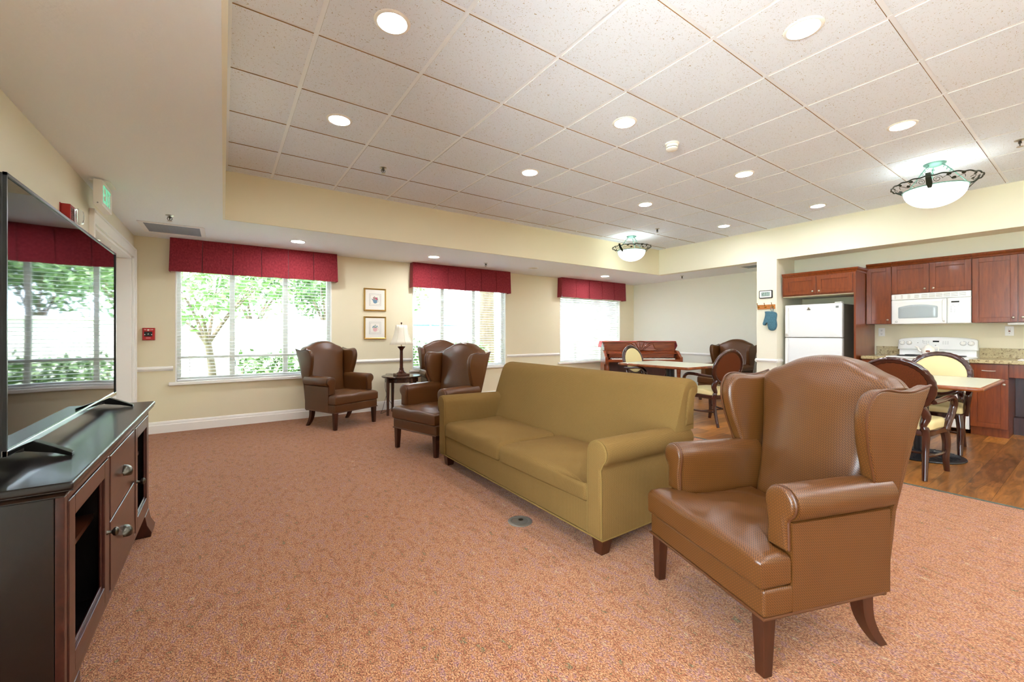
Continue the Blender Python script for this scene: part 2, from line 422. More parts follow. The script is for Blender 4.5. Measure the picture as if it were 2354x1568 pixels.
# suspended tile ceiling: hanging tiles with raw brown edges below a white grid
X0, Y0, P = .4212, 2.4926, .61
gx = [XT0] + [X0+P*i for i in range(11)] + [XT]; ys = [Y0+P*j for j in range(5)]; yy = Y0-P
while yy > YB: ys.insert(0, yy); yy -= P
gy = [YB] + ys + [YT]
t = MB(); G = .0125
for i in range(len(gx)-1):
    for j in range(len(gy)-1):
        x0, x1, y0, y1 = gx[i]+G, gx[i+1]-G, gy[j]+G, gy[j+1]-G
        if x1-x0 < .02 or y1-y0 < .02: continue
        V = [t.bm.verts.new(p) for p in ((x0,y0,ZC),(x1,y0,ZC),(x1,y1,ZC),(x0,y1,ZC),(x0,y0,ZT),(x1,y0,ZT),(x1,y1,ZT),(x0,y1,ZT))]
        t.mi = 0; t.face([V[k] for k in (3,2,1,0)])
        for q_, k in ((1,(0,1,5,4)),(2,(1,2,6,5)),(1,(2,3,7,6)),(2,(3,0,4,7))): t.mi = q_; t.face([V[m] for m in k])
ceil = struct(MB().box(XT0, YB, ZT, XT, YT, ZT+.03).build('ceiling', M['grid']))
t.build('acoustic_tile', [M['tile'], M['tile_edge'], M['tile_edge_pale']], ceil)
b = MB()
for x in gx[1:-1]: b.box(x-.012, YB, ZC+.004, x+.012, YT, ZC+.01)
for y in gy[1:-1]: b.box(XT0, y-.0115, ZC+.005, XT, y+.0115, ZC+.01)
b.box(XT0, YB, ZC-.001, XT0+.022, YT, ZC+.006).box(XT-.022, YB, ZC-.001, XT, YT, ZC+.006).box(XT0, YT-.022, ZC-.001, XT, YT, ZC+.006)
b.build('ceiling_grid', M['grid'], ceil)

# baseboards and chair rails
BB = [(0,0),(.016,0),(.016,.095),(.011,.105),(.011,.118),(.006,.135),(0,.14)]
CR = [(0,-.028),(.008,-.026),(.012,-.014),(.022,-.008),(.024,.004),(.014,.012),(.010,.024),(0,.028)]
def run(name, prof, a, c, n, z, mat=None):      # profile run from a to c in xy, n = direction off the wall
    m = MB(); m.loops([[(p[0]+n[0]*u, p[1]+n[1]*u, z+v) for u, v in prof] for p in (a, c)])
    return struct(m.build(name, mat or M['white']))
run('baseboard_back', BB, (XL, YW), (XB, YW), (0,-1), 0)
run('baseboard_left', BB, (XL, YB), (XL, DY0-.1), (1,0), 0)
run('baseboard_right', BB, (XB, 3.28), (XB, YW), (-1,0), 0)
run('baseboard_pier', BB, (XT, 2.985), (XT, 3.28), (-1,0), 0)
ri = 2
for a, c, n in [((XL, YW), (WIN[0][0]-.02, YW), (0,-1)), ((WIN[0][1]+.02, YW), (WIN[1][0]-.02, YW), (0,-1)), ((WIN[1][1]+.02, YW), (WIN[2][0]-.02, YW), (0,-1)),
                ((WIN[2][1]+.02, YW), (XB, YW), (0,-1)), ((XB, 3.28), (XB, YW), (-1,0)), ((XT, 2.965), (XT, 3.30), (-1,0)), ((XT-.02, 2.985), (7.25, 2.985), (0,-1)), ((XT-.02, 3.28), (XB, 3.28), (0,1))]:
    run('trim_%d' % ri, CR, a, c, n, ZR); ri += 1

# windows
MUL = [([.096, .719], .905), ([3.131, 3.754], None), ([6.257, 6.896], None)]
for i, ((x0, x1), (ms, hz)) in enumerate(zip(WIN, MUL)):
    f = MB(); y0, y1 = YW+.085, YW+.135
    f.box(x0, y0, WZ0, x0+.05, y1, WZ1).box(x1-.05, y0, WZ0, x1, y1, WZ1).box(x0+.05, y0+.002, WZ0, x1-.05, y1-.002, WZ0+.045).box(x0+.05, y0+.002, WZ1-.05, x1-.05, y1-.002, WZ1)
    for m in ms: f.box(m-.03, y0+.001, WZ0+.045, m+.03, y1-.001, WZ1-.05)
    if hz: f.box(x0+.002, y0+.004, hz-.018, x1-.002, y1-.004, hz+.018)
    w = struct(f.build('window_%d' % (i+1), M['white'], bev=.004))
    MB().box(x0+.02, YW+.108, WZ0+.02, x1-.02, YW+.112, WZ1-.02).build('pane', M['glass'], w)
    s = MB().box(x0-.06, YW-.045, WZ0-.04, x1+.06, YW-.0005, WZ0).box(x0+.001, YW-.02, WZ0-.012, x1-.001, YW+.09, WZ0+.002)
    s.build('window_sill', M['white'], w, bev=.006)
    r = MB().box(x0-.001, YW-.002, WZ0, x0+.012, YW+.1, WZ1).box(x1-.012, YW-.002, WZ0, x1+.001, YW+.1, WZ1).build('reveal', M['white'], w)

# door on the left wall
d = MB()
d.box(XL, DY0-.09, 0, XL+.022, DY0, DZ+.09).box(XL, DY1, 0, XL+.022, DY1+.09, DZ+.09).box(XL, DY0, DZ, XL+.022, DY1, DZ+.09)
d.box(XL, DY0-.09, DZ+.085, XL+.034, DY1+.09, DZ+.1).box(XL, DY0-.094, 0, XL+.034, DY0-.075, DZ+.1).box(XL, DY1+.075, 0, XL+.034, DY1+.094, DZ+.1)
d.box(XL-.2, DY0, 0, XL, DY0+.025, DZ).box(XL-.2, DY1-.025, 0, XL, DY1, DZ).box(XL-.2, DY0, DZ-.025, XL, DY1, DZ)
d.box(XL-.16, 5.66, 0, XL-.05, 5.74, DZ)
door = struct(d.build('door_1', M['white'], bev=.003))
for y0, y1 in ((DY0+.03, 5.655), (5.745, DY1-.03)):
    MB().box(XL-.17, y0, .01, XL-.125, y1, DZ-.03).build('door_leaf', M['white'], door, bev=.003)
cl = MB().box(XL-.125, 4.80, DZ-.115, XL-.075, 5.08, DZ-.06).build('door_closer', M['white'], door, bev=.004)
MB().tube([(XL-.10, 5.05, DZ-.05), (XL-.055, 5.22, DZ-.042), (XL-.10, 5.40, DZ-.036)], .008).build('closer_arm', M['nickel'], cl)
MB().box(XL-.12, 5.76, DZ-.17, XL-.06, 5.84, DZ-.03).build('door_holder', M['white'], door, bev=.004)
MB().box(XL-.125, 5.56, .95, XL-.115, 5.62, 1.1).tube([(XL-.12, 5.59, 1.03), (XL-.06, 5.59, 1.03), (XL-.06, 5.50, 1.03)], .009).build('door_handle', M['nickel'], door)

# ------------------------------------------------------------------ wall and ceiling fixtures
def downlight(x, y, z, lens, label, grp):
    t = empty('recessed_downlight', (x, y, z), 0, label, 'ceiling light', grp)
    MB().loops([[(r*math.cos(2*PI*i/32), r*math.sin(2*PI*i/32), h) for i in range(32)] for r, h in ((.094, .0), (.09, -.006), (.076, -.007), (.070, .002))], cap=False).build('trim_ring', M['white'], t, smooth=60)
    MB().loops([[(r*math.cos(2*PI*i/32), r*math.sin(2*PI*i/32), h) for i in range(32)] for r, h in ((.074, -.004), (.045, -.0015))], cap=True).build('lens', lens, t)
    return t
DLX, DLY = (.735, 2.575, 4.42, 6.30), (.955, 2.175, 3.40)
yt = ['row nearest the camera', 'middle row', 'row nearest the windows']
xt = [['', 'left one', 'right one', ''], ['leftmost', 'second from left', 'third from left', 'rightmost'], ['leftmost', 'second from left', 'third from left', 'rightmost']]
for iy, y in enumerate(DLY):
    for ix, x in enumerate(DLX):
        if xt[iy][ix]: downlight(x, y, ZC, M['lamp_lens'], 'lit round downlight in the tile ceiling, %s, %s' % (yt[iy], xt[iy][ix]), 'tile ceiling downlights')
for (x, l, dim) in ((.767, 'small lit downlight in the soffit over the widest window', 1), (2.601, 'small lit downlight in the soffit over the middle window', 1),
               (4.485, 'small downlight in the soffit between the middle and far windows', 0), (6.299, 'small lit downlight in the soffit over the far window by the piano', 1)):
    downlight(x, 5.82, ZS, M['lamp_lens_dim'] if dim else M['chrome'], l, 'soffit downlights')

def sprinkler(x, y, z, label):
    t = empty('fire_sprinkler', (x, y, z), 0, label, 'sprinkler', 'ceiling sprinklers')
    MB().lathe([(.034, 0), (.034, -.004), (.018, -.009), (.012, -.012)]).build('mounting_cup', M['nickel'], t, smooth=50)
    h = MB(); h.lathe([(.010, -.01), (.010, -.03), (.004, -.032), (.004, -.05)], n=12); h.tube([(.013,0,-.015),(.019,0,-.035),(.004,0,-.055)], .003).tube([(-.013,0,-.015),(-.019,0,-.035),(-.004,0,-.055)], .003)
    h.build('sprinkler_head', M['pewter'], t)
    MB().lathe([(.02, -.055), (.02, -.058)], n=16).build('deflector', M['nickel'], t)
sprinkler(1.306, 4.137, ZC, 'small metal sprinkler hanging from a ceiling tile nearest the tray corner over the widest window')
sprinkler(5.608, 4.088, ZC, 'small metal sprinkler in the tile ceiling beside the farther bowl light')
sprinkler(5.577, .456, ZC, 'small metal sprinkler in the tile ceiling at the right edge past the nearer bowl light')
sprinkler(-.432, 5.254, ZS, 'small metal sprinkler in the plain soffit beside the ceiling register')
sprinkler(3.54, 5.867, ZS, 'small metal sprinkler in the soffit over the middle window')
sprinkler(7.536, 4.914, ZS, 'small metal sprinkler in the soffit over the piano nook')

t = empty('smoke_detector', (3.198, 2.182, ZC), 0, 'white round smoke detector on the tile ceiling above the sofa', 'smoke detector')
MB().lathe([(.058, 0), (.058, -.012), (.05, -.016)]).build('base_plate', M['white'], t, smooth=50)
MB().lathe([(.048, -.012), (.05, -.034), (.046, -.036), (.046, -.040), (.05, -.042), (.047, -.054), (.03, -.062), (.001, -.062)]).build('sensor_housing', M['white'], t, smooth=50)
MB().lathe([(.0475, -.0365), (.0475, -.0395)]).build('vent_slot', M['dark_hole'], t)

def register(x0, y0, x1, y1, z, label, parts=True):
    t = empty('ceiling_register', ((x0+x1)/2, (y0+y1)/2, z), 0, label, 'air vent')
    w, h = (x1-x0)/2, (y1-y0)/2; f = MB(); k = .045
    f.box(-w, -h, -.008, w, -h+k, 0).box(-w, h-k, -.008, w, h, 0).box(-w, -h+k, -.008, -w+k, h-k, 0).box(w-k, -h+k, -.008, w, h-k, 0)
    f.build('register_frame', M['white'], t, bev=.003)
    MB().box(-w+k, -h+k, -.001, w-k, h-k, 0).build('duct_shadow', M['dark_hole'], t)
    g = MB(); n = int((2*h-2*k)/.017)
    for i in range(n):
        y = -h+k+.009+i*.017; g.box(-w+k, y-.0045, -.006, w-k, y+.0045, -.002)
    n = int((2*w-2*k)/.03)
    for i in range(n):
        x = -w+k+.015+i*.03; g.box(x-.002, -h+k, -.0055, x+.002, h-k, -.0025)
    g.build('register_grille', M['vent'], t)
register(-.73, 5.66, -.17, 6.22, ZS, 'grey square ceiling air register with white frame near the door')
register(7.28, 3.34, 7.66, 3.72, ZS, 'small grey ceiling air vent in the piano nook beside the pier')

# fire strobe
t = empty('fire_alarm_strobe', (XL, 3.92, 1.985), 0, 'red fire alarm horn with clear strobe dome on the left wall above the television', 'fire alarm')
MB().box(0, -.063, -.065, .004, .063, .065).build('mounting_plate', M['red_dark'], t)
MB().box(.0042, -.06, -.062, .05, .06, .062).build('horn_housing', M['red_dark'], t, bev=.004)
g = MB()
for i in range(8): g.box(.049, -.045, -.045+i*.0115, .052, -.005, -.040+i*.0115)
g.build('horn_grille', M['black'], t)
MB().box(.05, .0, -.05, .056, .056, .05).build('strobe_reflector', M['chrome'], t)
MB().pillow(rrect(.0, -.052, .058, .052, .012), 0, .04, .02, .004, fn=lambda a, b, h: (.052+h, a, b)).build('strobe_lens', M['clear'], t, smooth=60)
# exit sign
t = empty('exit_sign', (-.765, 4.44, ZS), 0, 'white EXIT sign with green letters hanging from the soffit near the door', 'exit sign')
MB().box(-.06, -.10, -.012, .06, .10, 0).build('ceiling_canopy', M['white'], t, bev=.002)
MB().box(-.025, -.165, -.20, .025, .165, -.012).build('sign_housing', M['white'], t, bev=.004)
def letter(strokes, off, h, w):
    m = MB()
    for x0, z0, x1, z1 in strokes: m.box(.0252, off+x0*w, -.172+z0*h, .0268, off+x1*w, -.172+z1*h)
    return m
hh, ww = .128, .058
letter([(0,0,.26,1),(.26,0,1,.14),(.26,.43,.85,.57),(.26,.86,1,1)], -.135, hh, ww).build('letter_e', M['exit_green'], t)
x = MB()
for s in (1, -1):
    x.prism([(-.5*s*ww, 0), (-.5*s*ww+.018*s, 0), (.5*s*ww, hh), (.5*s*ww-.018*s, hh)], lambda u, v, w: (w, -.034+u, -.172+v), .0252 + .0001*s, .0268 + .0001*s)
x.build('letter_x', M['exit_green'], t)
letter([(0,0,1,1)], .010, hh, .016).build('letter_i', M['exit_green'], t)
letter([(0,.86,1,1),(.37,0,.63,.86)], .040, hh, .062).build('letter_t', M['exit_green'], t)
MB().box(-.004, -.1655, -.19, .004, -.1648, -.182).build('test_button', M['grey'], t)

# pull station
t = empty('fire_pull_station', (-.734, YW, 1.198), 0, 'red FIRE ALARM box with black centre on the cream wall left of the widest window', 'fire alarm')
MB().loops([rr for rr in [[(u*1.0, -h, v) for u, v in rrect(-.056+d, -.072+d, .056-d, .072-d, .006)] for h, d in ((0, 0), (.03, .002), (.042, .010))]]).build('alarm_housing', M['red'], t)
MB().box(-.058, -.003, -.074, .058, 0, .074).build('mounting_plate', M['red_dark'], t)
MB().box(-.036, -.045, -.028, .036, -.0415, .030).build('pull_plate', M['black'], t)
MB().box(-.036, -.047, -.010, -.026, -.0435, -.002).build('grip_dot', M['white'], t)
MB().box(.026, -.047, -.010, .036, -.0435, -.002).build('grip_dot', M['white'], t)
MB().prism([(-.009, -.006), (.009, -.006), (0, .012)], lambda u, v, w: (u, w, v), -.0455, -.0445).build('pull_mark', M['lcd'], t)
text_obj('alarm_lettering', 'FIRE', .017, M['white'], t, (-.027, -.0425, .052), sx=.75)
text_obj('alarm_lettering', 'ALARM', .017, M['white'], t, (.029, -.0425, .052), sx=.62)
MB().tube([(0, -.042, .049), (0, -.044, .049)], .0095, 16).build('alarm_badge', M['white'], t)
MB().box(-.021, -.0435, -.050, .021, -.0418, -.044).build('alarm_stripe', M['pink'], t)

# framed flower pictures
def picture(z, label, kind):
    t = empty('framed_picture', (1.943, YW, z), 0, label, 'picture', 'framed flower prints')
    w, h, k = .1705, .176, .022; f = MB()
    prof = [(0, 0), (0, .022), (.006, .028), (.016, .020), (.022, .016), (.022, 0)]
    def ring(u, v): d = u; return [(-w+d, -v, -h+d), (w-d, -v, -h+d), (w-d, -v, h-d), (-w+d, -v, h-d)]
    f.loops([ring(u, v) for u, v in prof] , cap=False).build('picture_frame', M['gold'], t)
    MB().box(-w+k, -.012, -h+k, w-k, -.002, h-k).build('picture_mat', M['mat'], t)
    a = MB().box(-.082, -.0135, -.088, .082, -.012, .088).build('art_print', M['paper'], t)
    l = MB()
    for d, y in ((.088, .0142), (.072, .0142)):
        for q in ((-d, -d, d, -d+.002), (-d, d-.002, d, d), (-d, -d, -d+.002, d), (d-.002, -d, d, d)): l.box(q[0], -y, q[1]*1.05, q[2], -y+.001, q[3]*1.05)
    l.build('art_border', M['grey'], a)
    rnd = random.Random(kind)
    p = MB(); p.prism(catmull([(-.034, 0), (-.03, -.035), (-.014, -.055), (.016, -.055), (.03, -.035), (.034, 0)], 5), lambda u, v, s: (u, s, v), -.0136, -.0145)
    if kind == 1: p.prism([(-.032, -.02), (-.056, .012), (-.05, .016), (-.026, -.005)], lambda u, v, s: (u, s, v), -.0136, -.0144)
    p.tube([(.03, -.014, 0), (.05, -.014, -.01), (.046, -.014, -.034), (.024, -.014, -.04)], .0022, 6)
    p.build('art_vase', M['blue'] if kind == 1 else M['pink'], a)
    for nm, n, mt in (('art_bloom', 14, M['rose'] if kind == 1 else M['blue']), ('art_leaf', 12, M['sage'])):
        m = MB()
        for _ in range(n):
            aa = rnd.uniform(0, PI); rr = rnd.uniform(.005, .046 if nm == 'art_leaf' else .038)
            cx, cz = rr*math.cos(aa), .004+rr*math.sin(aa); s = rnd.uniform(.005, .011)
            m.prism([(cx+s*math.cos(2*PI*i/7), cz+s*math.sin(2*PI*i/7)) for i in range(7)], lambda u, v, w: (u, w, v), -.0136-.0003*rnd.random(), -.0146-.0004*rnd.random())
        m.build(nm, mt, a)
picture(1.731, 'upper gold framed print of pink flowers in a blue pot above the other print', 1)
picture(1.293, 'lower gold framed print of pale flowers in a pink cup beside the lamp', 2)

# valances
def valance(x0, x1, n, label, z0=1.955):
    t = empty('window_valance', ((x0+x1)/2, YW, z0), 0, label, 'valance', 'burgundy window valances')
    w = (x1-x0)/2; h = ZS-.012-z0; D = .13; fl = .022
    top = []; bot = []
    def seq(xa, xb):
        pts = []
        for k in range(n):
            a = xa+(xb-xa)*k/n; c = xa+(xb-xa)*(k+1)/n
            pts += [(a+.004, 0, k), (a+(c-a)*.5, -.004, k), (c-.004, 0, k)]
            if k < n-1: pts.append((c, .022, k))
        return pts
    for x, dy, k in seq(-w, w): top.append((x, -D+dy*.6, h)); bot.append((x*1.008, -D-fl*.5+dy*1.3, random.uniform(-.004, .004)))
    m = MB(); th = .006
    ls = []
    for (tx, ty, tz), (bx, by, bz) in zip(top, bot):
        l = []
        for s in range(9):
            f = s/8; l.append((tx+(bx-tx)*f, ty+(by-ty)*f + .004*math.sin(f*7+tx*9), tz+(bz-tz)*f))
        ls.append(l)
    ls2 = [[(x, y+th, z) for x, y, z in l][::-1] for l in ls]
    m.loops([a+c for a, c in zip(ls, ls2)])
    m.build('pleated_skirt', M['valance'], t, smooth=50)
    for s in (-1, 1):
        m = MB(); ls = []
        for k in range(7):
            f = k/6; y = -D+f*D
            ls.append([(s*(w+.0), y, h), (s*w*1.008+s*.004, y*(1.05), 0), (s*w*1.008-s*.003, y*1.05, 0), (s*w-s*.006, y, h)])
        m.loops(ls).build('side_return', M['valance'], t)
    MB().box(-w, -D, h, w, 0, h+.01).build('mounting_board', M['valance'], t)
valance(-.527, 1.36, 6, 'burgundy pleated valance over the widest window by the door')
valance(2.515, 4.42, 6, 'burgundy pleated valance over the middle window')
valance(5.70, 7.65, 5, 'burgundy pleated valance over the far window by the piano')

# blinds
def blind(x0, x1, tilt, label):
    t = empty('window_blind', ((x0+x1)/2, YW+.045, WZ0), 0, label, 'blind', 'white slatted window blinds')
    w = (x1-x0)/2-.016; m = MB(); z = .05; a = R(tilt); ca, sa = math.cos(a), math.sin(a)
    while z < WZ1-WZ0-.06:
        ls = []
        for x in (-w, w):
            top = []; 
            for k in range(5):
                u = -.0245+.049*k/4; c = .0025*(1-(u/.0245)**2)
                top.append((x, u*ca - c*sa, z+u*sa+c*ca))
            ls.append(top + [(p[0], p[1], p[2]-.0022) for p in top[::-1]])
        m.loops(ls); z += .0435
    m.build('slat_panel', M['slat'], t)
    MB().box(-w, -.03, WZ1-WZ0-.05, w, .03, WZ1-WZ0).build('headrail', M['slat'], t)
    MB().box(-w, -.026, .006, w, .026, .026).build('bottom_rail', M['slat'], t, bev=.004)
    c = MB()
    for f in (-.86, -.3, .3, .86):
        for y in (-.026, .026): c.box(f*w-.0015, y-.0008, .02, f*w+.0015, y+.0008, WZ1-WZ0-.04)
    c.build('ladder_cord', M['slat'], t)
    MB().tube([(w*.93, -.034, WZ1-WZ0-.05), (w*.93, -.034, .55)], .002, 6).lathe([(.003, .55), (.007, .54), (.008, .51), (.002, .505)], w*.93, -.034, 0, 10).build('lift_cord', M['slat'], t)
blind(*WIN[0], 4, 'open white slatted blind in the widest window showing the garden')
blind(*WIN[1], 9, 'half open white slatted blind in the middle window behind the wing chair pair')
blind(*WIN[2], 52, 'mostly closed white slatted blind in the far window by the piano')

# ------------------------------------------------------------------ wing chairs
def densify(poly, step=.04):
    out = []; m = len(poly)
    for i in range(m):
        a, b = poly[i], poly[(i+1) % m]; k = max(1, int(math.hypot(b[0]-a[0], b[1]-a[1])/step))
        out += [(a[0]+(b[0]-a[0])*j/k, a[1]+(b[1]-a[1])*j/k) for j in range(k)]
    return out
HUMP = catmull([(.30, .985), (.262, 1.022), (.20, 1.048), (.11, 1.088), (0, 1.103), (-.11, 1.088), (-.20, 1.048), (-.262, 1.022), (-.30, .985)], 4)
def rough_top(a, b, amp, seed):
    return amp*(math.sin(a*17+seed)*math.cos(b*13+seed*2) + .6*math.sin(a*31-b*23+seed))
def make_wing(seed=0):
    t = empty('wing_chair'); L = dict(parent=t, loc=(0, -.29, 0)); V = M['vinyl']
    MB().box(-.333, 0, .216, .333, .57, .314).build('seat_frame', V, bev=.012, seg=3, **L)
    MB().tube([(-.333, -.001, .217), (.333, -.001, .217), (.333, .57, .217), (-.333, .57, .217)], .006, 6, closed=True).build('frame_piping', M['vinyl_plain'], **L)
    T = densify([(-.332, -.014), (.332, -.014), (.332, .118), (.236, .124), (.236, .52), (-.236, .52), (-.236, .124), (-.332, .118)])
    MB().pillow(T, .312, .435, .034, .03, nr=5, rings=7, r0=.02, fn=lambda a, b, h: (a, b, h + (rough_top(a, b, .004, seed) if h > .42 else 0))).build('seat_cushion', V, smooth=70, **L)
    B = densify(catmull([(-.236, .36), (0, .355), (.236, .36)], 2)[:-1] + catmull([(.236, .36), (.24, .55), (.262, .75), (.292, .92), (.30, .985)], 3)[:-1] + HUMP[:-1] + catmull([(-.30, .985), (-.292, .92), (-.262, .75), (-.24, .55), (-.236, .36)], 3)[:-1], .05)
    MB().pillow(B, 0, .10, .05, .03, nr=5, rings=6, r0=.01, fn=lambda a, b, h: (a, .615+(b-.36)*.205-h, b)).build('backrest', V, smooth=75, **L)
    def yb(z): return .583+(z-.215)*.15 if z < .53 else .63+(z-.53)*.298
    O = densify([(-.333, .215), (.333, .215), (.335, .53), (.345, .80), (.352, .99)] + HUMP[1:-1] + [(-.352, .99), (-.345, .80), (-.335, .53)], .06)
    MB().pillow(O, 0, .03, .012, 0, nr=2, r0=.0, fn=lambda a, b, h: (a, yb(b)-.02+h, b-.008)).build('outside_back', V, smooth=60, **L)
    for s in (-1, 1):
        sec = [(.236, .25), (.238, .45), (.240, .575)] + [(.302+.064*math.cos(R(a)), .596+.064*math.sin(R(a))) for a in range(170, -76, -15)] + [(.334, .532), (.335, .45), (.334, .217), (.24, .217)]
        ls = []
        for d, k in ((.122, .97), (.128, 1), (.25, 1), (.40, .985), (.53, .96), (.60, .95)):
            ls.append([(s*(x if z < .54 else .302+(x-.302)*k), d if z > .54 else max(d, .124), z if z < .54 else .596+(z-.596)*k) for x, z in sec])
        MB().loops(ls).build('arm', V, smooth=50, **L)
        fo = [(.252, .438)] + [(.254, .52)] + [(.300+.058*math.cos(R(a)), .598+.058*math.sin(R(a))) for a in range(185, -66, -14)] + [(.327, .535), (.329, .438)]
        fo = fo[::-1]
        MB().pillow(fo, 0, .026, .009, .004, nr=3, r0=0, fn=lambda a, b, h: (s*a, .123-h, b)).build('arm_front', V, smooth=60, **L)
        MB().tube([(s*a, .113, b) for a, b in fo], .0045, 6).build('arm_piping', M['vinyl_plain'], **L)
        W = [(.535, .565), (.64, .555)] + catmull([(.645, .56), (.668, .68), (.722, .86), (.77, 1.002)], 3) + catmull([(.74, .992), (.68, .982), (.61, .983), (.54, .992), (.49, .983), (.458, .945), (.447, .88), (.466, .78), (.50, .68), (.528, .60)], 3)
        MB().pillow(densify(W, .05), 0, .062, .026, .004, nr=4, r0=.012, fn=lambda a, b, h: (s*(.336+.032*(b-.56)/.44 - h), a, b)).build('wing', V, smooth=70, **L)
        MB().tube([(s*(.338+.032*(b-.56)/.44-.006), a-.001, b) for a, b in catmull([(.77, 1.004), (.68, .984), (.61, .985), (.54, .994), (.488, .985), (.456, .945), (.445, .88), (.464, .78), (.498, .68), (.526, .59)], 4)], .0045, 6).build('wing_piping', M['vinyl_plain'], **L)
        MB().loops([[(s*x, y, z) for x, y in ((a, c), (b_, c), (b_, d_), (a, d_))] for a, b_, c, d_, z in ((.272, .326, .006, .060, .216), (.282, .320, .012, .050, 0))]).build('leg', M['leg_wood'], bev=.003, **L)
        pts = [(.296, .50, .216), (.296, .512, .13), (.298, .545, .06), (.30, .592, 0)]
        ls = [[(s*(x+dx*w), y+dy*w, z) for dx, dy in ((-1, -1), (1, -1), (1, 1), (-1, 1))] for (x, y, z), w in zip(catmull(pts, 4), [.027-.009*i/12 for i in range(13)])]
        MB().loops(ls).build('leg', M['leg_wood'], smooth=40, **L)
    return t
wing = make_wing()
def put_wing(o, fx, fy, rz, label):          # front centre position, rotation of the local x axis
    a = R(rz+90)
    o.location = (fx+.29*math.cos(a), fy+.29*math.sin(a), 0); o.rotation_euler = (0, 0, R(rz))
    return tag(o, label, 'armchair', 'brown wing chairs')
put_wing(wing, 1.640, 1.000, -109.2, 'large brown embossed vinyl wing chair in the foreground beside the green sofa')
put_wing(copy_tree(wing), 1.427, 5.600, 24.5, 'brown vinyl wing chair under the widest window, left of the small table')
put_wing(copy_tree(wing), 1.575, 4.02, -72.6, 'brown vinyl wing chair turned sideways at the far arm of the sofa')
put_wing(copy_tree(wing), 2.78, 5.60, -12, 'brown wing chair mostly hidden behind the sideways chair, below the middle window')
put_wing(copy_tree(wing), 7.11, 3.99, -90, 'brown wing chair against the pale wall of the piano nook')

# ------------------------------------------------------------------ sofa (front faces local -y)
t = empty('sofa', (2.06, 2.545, 0), -90, 'three seat olive gold fabric sofa with rolled arms on the carpet', 'sofa')
L = dict(parent=t, loc=(0, -.41, 0)); F = M['sofa']
MB().box(-.91, .004, .10, .91, .80, .285).build('seat_base', F, bev=.012, seg=3, **L)
for s in (-1, 1):
    sd = 2 + s
    O = densify(rrect(.004, -.012, .898, .60, .03) if s > 0 else rrect(-.898, -.012, -.004, .60, .03), .05)
    def fn(a, b, h, s=s):
        k = 0
        if h > .38:
            k = rough_top(a, b, .003, sd)
            if s > 0: k -= .05*math.exp(-((a-.86)/.16)**2-((b-.10)/.22)**2)*(1+.25*math.sin(a*60+b*45)) 
        y = b
        if s > 0 and h < .40 and b < .03: y = b - .012*math.exp(-((a-.80)/.15)**2)*math.sin((h-.28)*90)
        return (a, y, h + k)
    MB().pillow(O, .272, .405, .055, .036, nr=6, rings=9, r0=.018, fn=fn).build('seat_cushion', F, smooth=75, **L)
# back: one loft, full height between the arms and only the upper roll above them
prof = catmull([(.50, .30), (.545, .42), (.60, .58), (.66, .75), (.705, .865), (.75, .908), (.81, .915), (.858, .885), (.862, .84), (.83, .805), (.815, .70), (.815, .40), (.815, .12)], 5) + [(.60, .12)]
cy, cz = .73, .74; ls = []
for x, k in ((-1.024, .90), (-1.018, .95), (-1.0, .985), (-.97, 1), (-.8965, 1), (-.894, 1), (-.45, 1), (0, 1), (.45, 1), (.894, 1), (.8965, 1), (.97, 1), (1.0, .985), (1.018, .95), (1.024, .90)):
    if abs(x) > .895: ls.append([(x, cy+(min(max(y, .606), .862)-cy)*k, max(.60, cz+(z-cz)*k)) for y, z in prof])
    else: ls.append([(x, y, z) for y, z in prof])
MB().loops(ls).build('backrest', F, smooth=50, **L)
for s in (-1, 1):
    cap = [(y, z) for y, z in catmull([(.715, .63), (.73, .75), (.752, .83), (.775, .862), (.812, .868), (.832, .85), (.815, .81), (.795, .72), (.79, .63)], 3)]
    MB().pillow(cap[::-1], 0, .014, .008, .004, nr=3, r0=0, fn=lambda a, b, h: (s*(1.018+h), a, b)).build('end_panel', F, smooth=60, **L)
    sec = [(.897, .25), (.897, .42), (.900, .545)] + [(.972+.074*math.cos(R(a)), .562+.074*math.sin(R(a))) for a in range(168, -61, -12)] + [(1.001, .47), (1.004, .43), (1.005, .30), (1.005, .10), (.90, .10)]
    ls = []
    for d, k in ((.0, .95), (.006, .985), (.014, 1), (.2, 1), (.45, 1.0), (.66, .97), (.775, .93), (.79, .86)):
        ls.append([(s*(x if z < .49 else .972+(x-.972)*k), d if z > .49 else min(d, .775), z if z < .49 else (.562-.018*d)+(z-.562)*k) for x, z in sec])
    MB().loops(ls).build('arm', F, smooth=50, **L)
    fo = [(.90, .115), (.901, .42), (.904, .545)] + [(.970+.066*math.cos(R(a)), .562+.066*math.sin(R(a))) for a in range(168, -60, -12)] + [(.996, .475), (.999, .43), (1.0, .30), (1.0, .115)]
    MB().pillow(fo[::-1], 0, .036, .007, .003, nr=3, r0=0, fn=lambda a, b, h: (s*a, .024-h, b)).build('arm_front', F, smooth=60, **L)
    MB().tube([(s*a, -.006, b) for a, b in fo], .0045, 6).build('arm_piping', M['sofa_pipe'], **L)
    for y0 in (.02, .70):
        MB().loops([[(s*x, y, z) for x, y in ((a, c), (b, c), (b, d), (a, d))] for a, b, c, d, z in ((.90, .985, y0, y0+.085, .10), (.912, .968, y0+.012, y0+.07, 0))]).build('leg', M['leg_wood'], bev=.003, **L)
MB().tube([(-1.004, .0, .102), (1.004, .0, .102), (1.004, .80, .102), (-1.004, .80, .102)], .005, 6, closed=True).build('frame_piping', M['sofa_pipe'], **L)

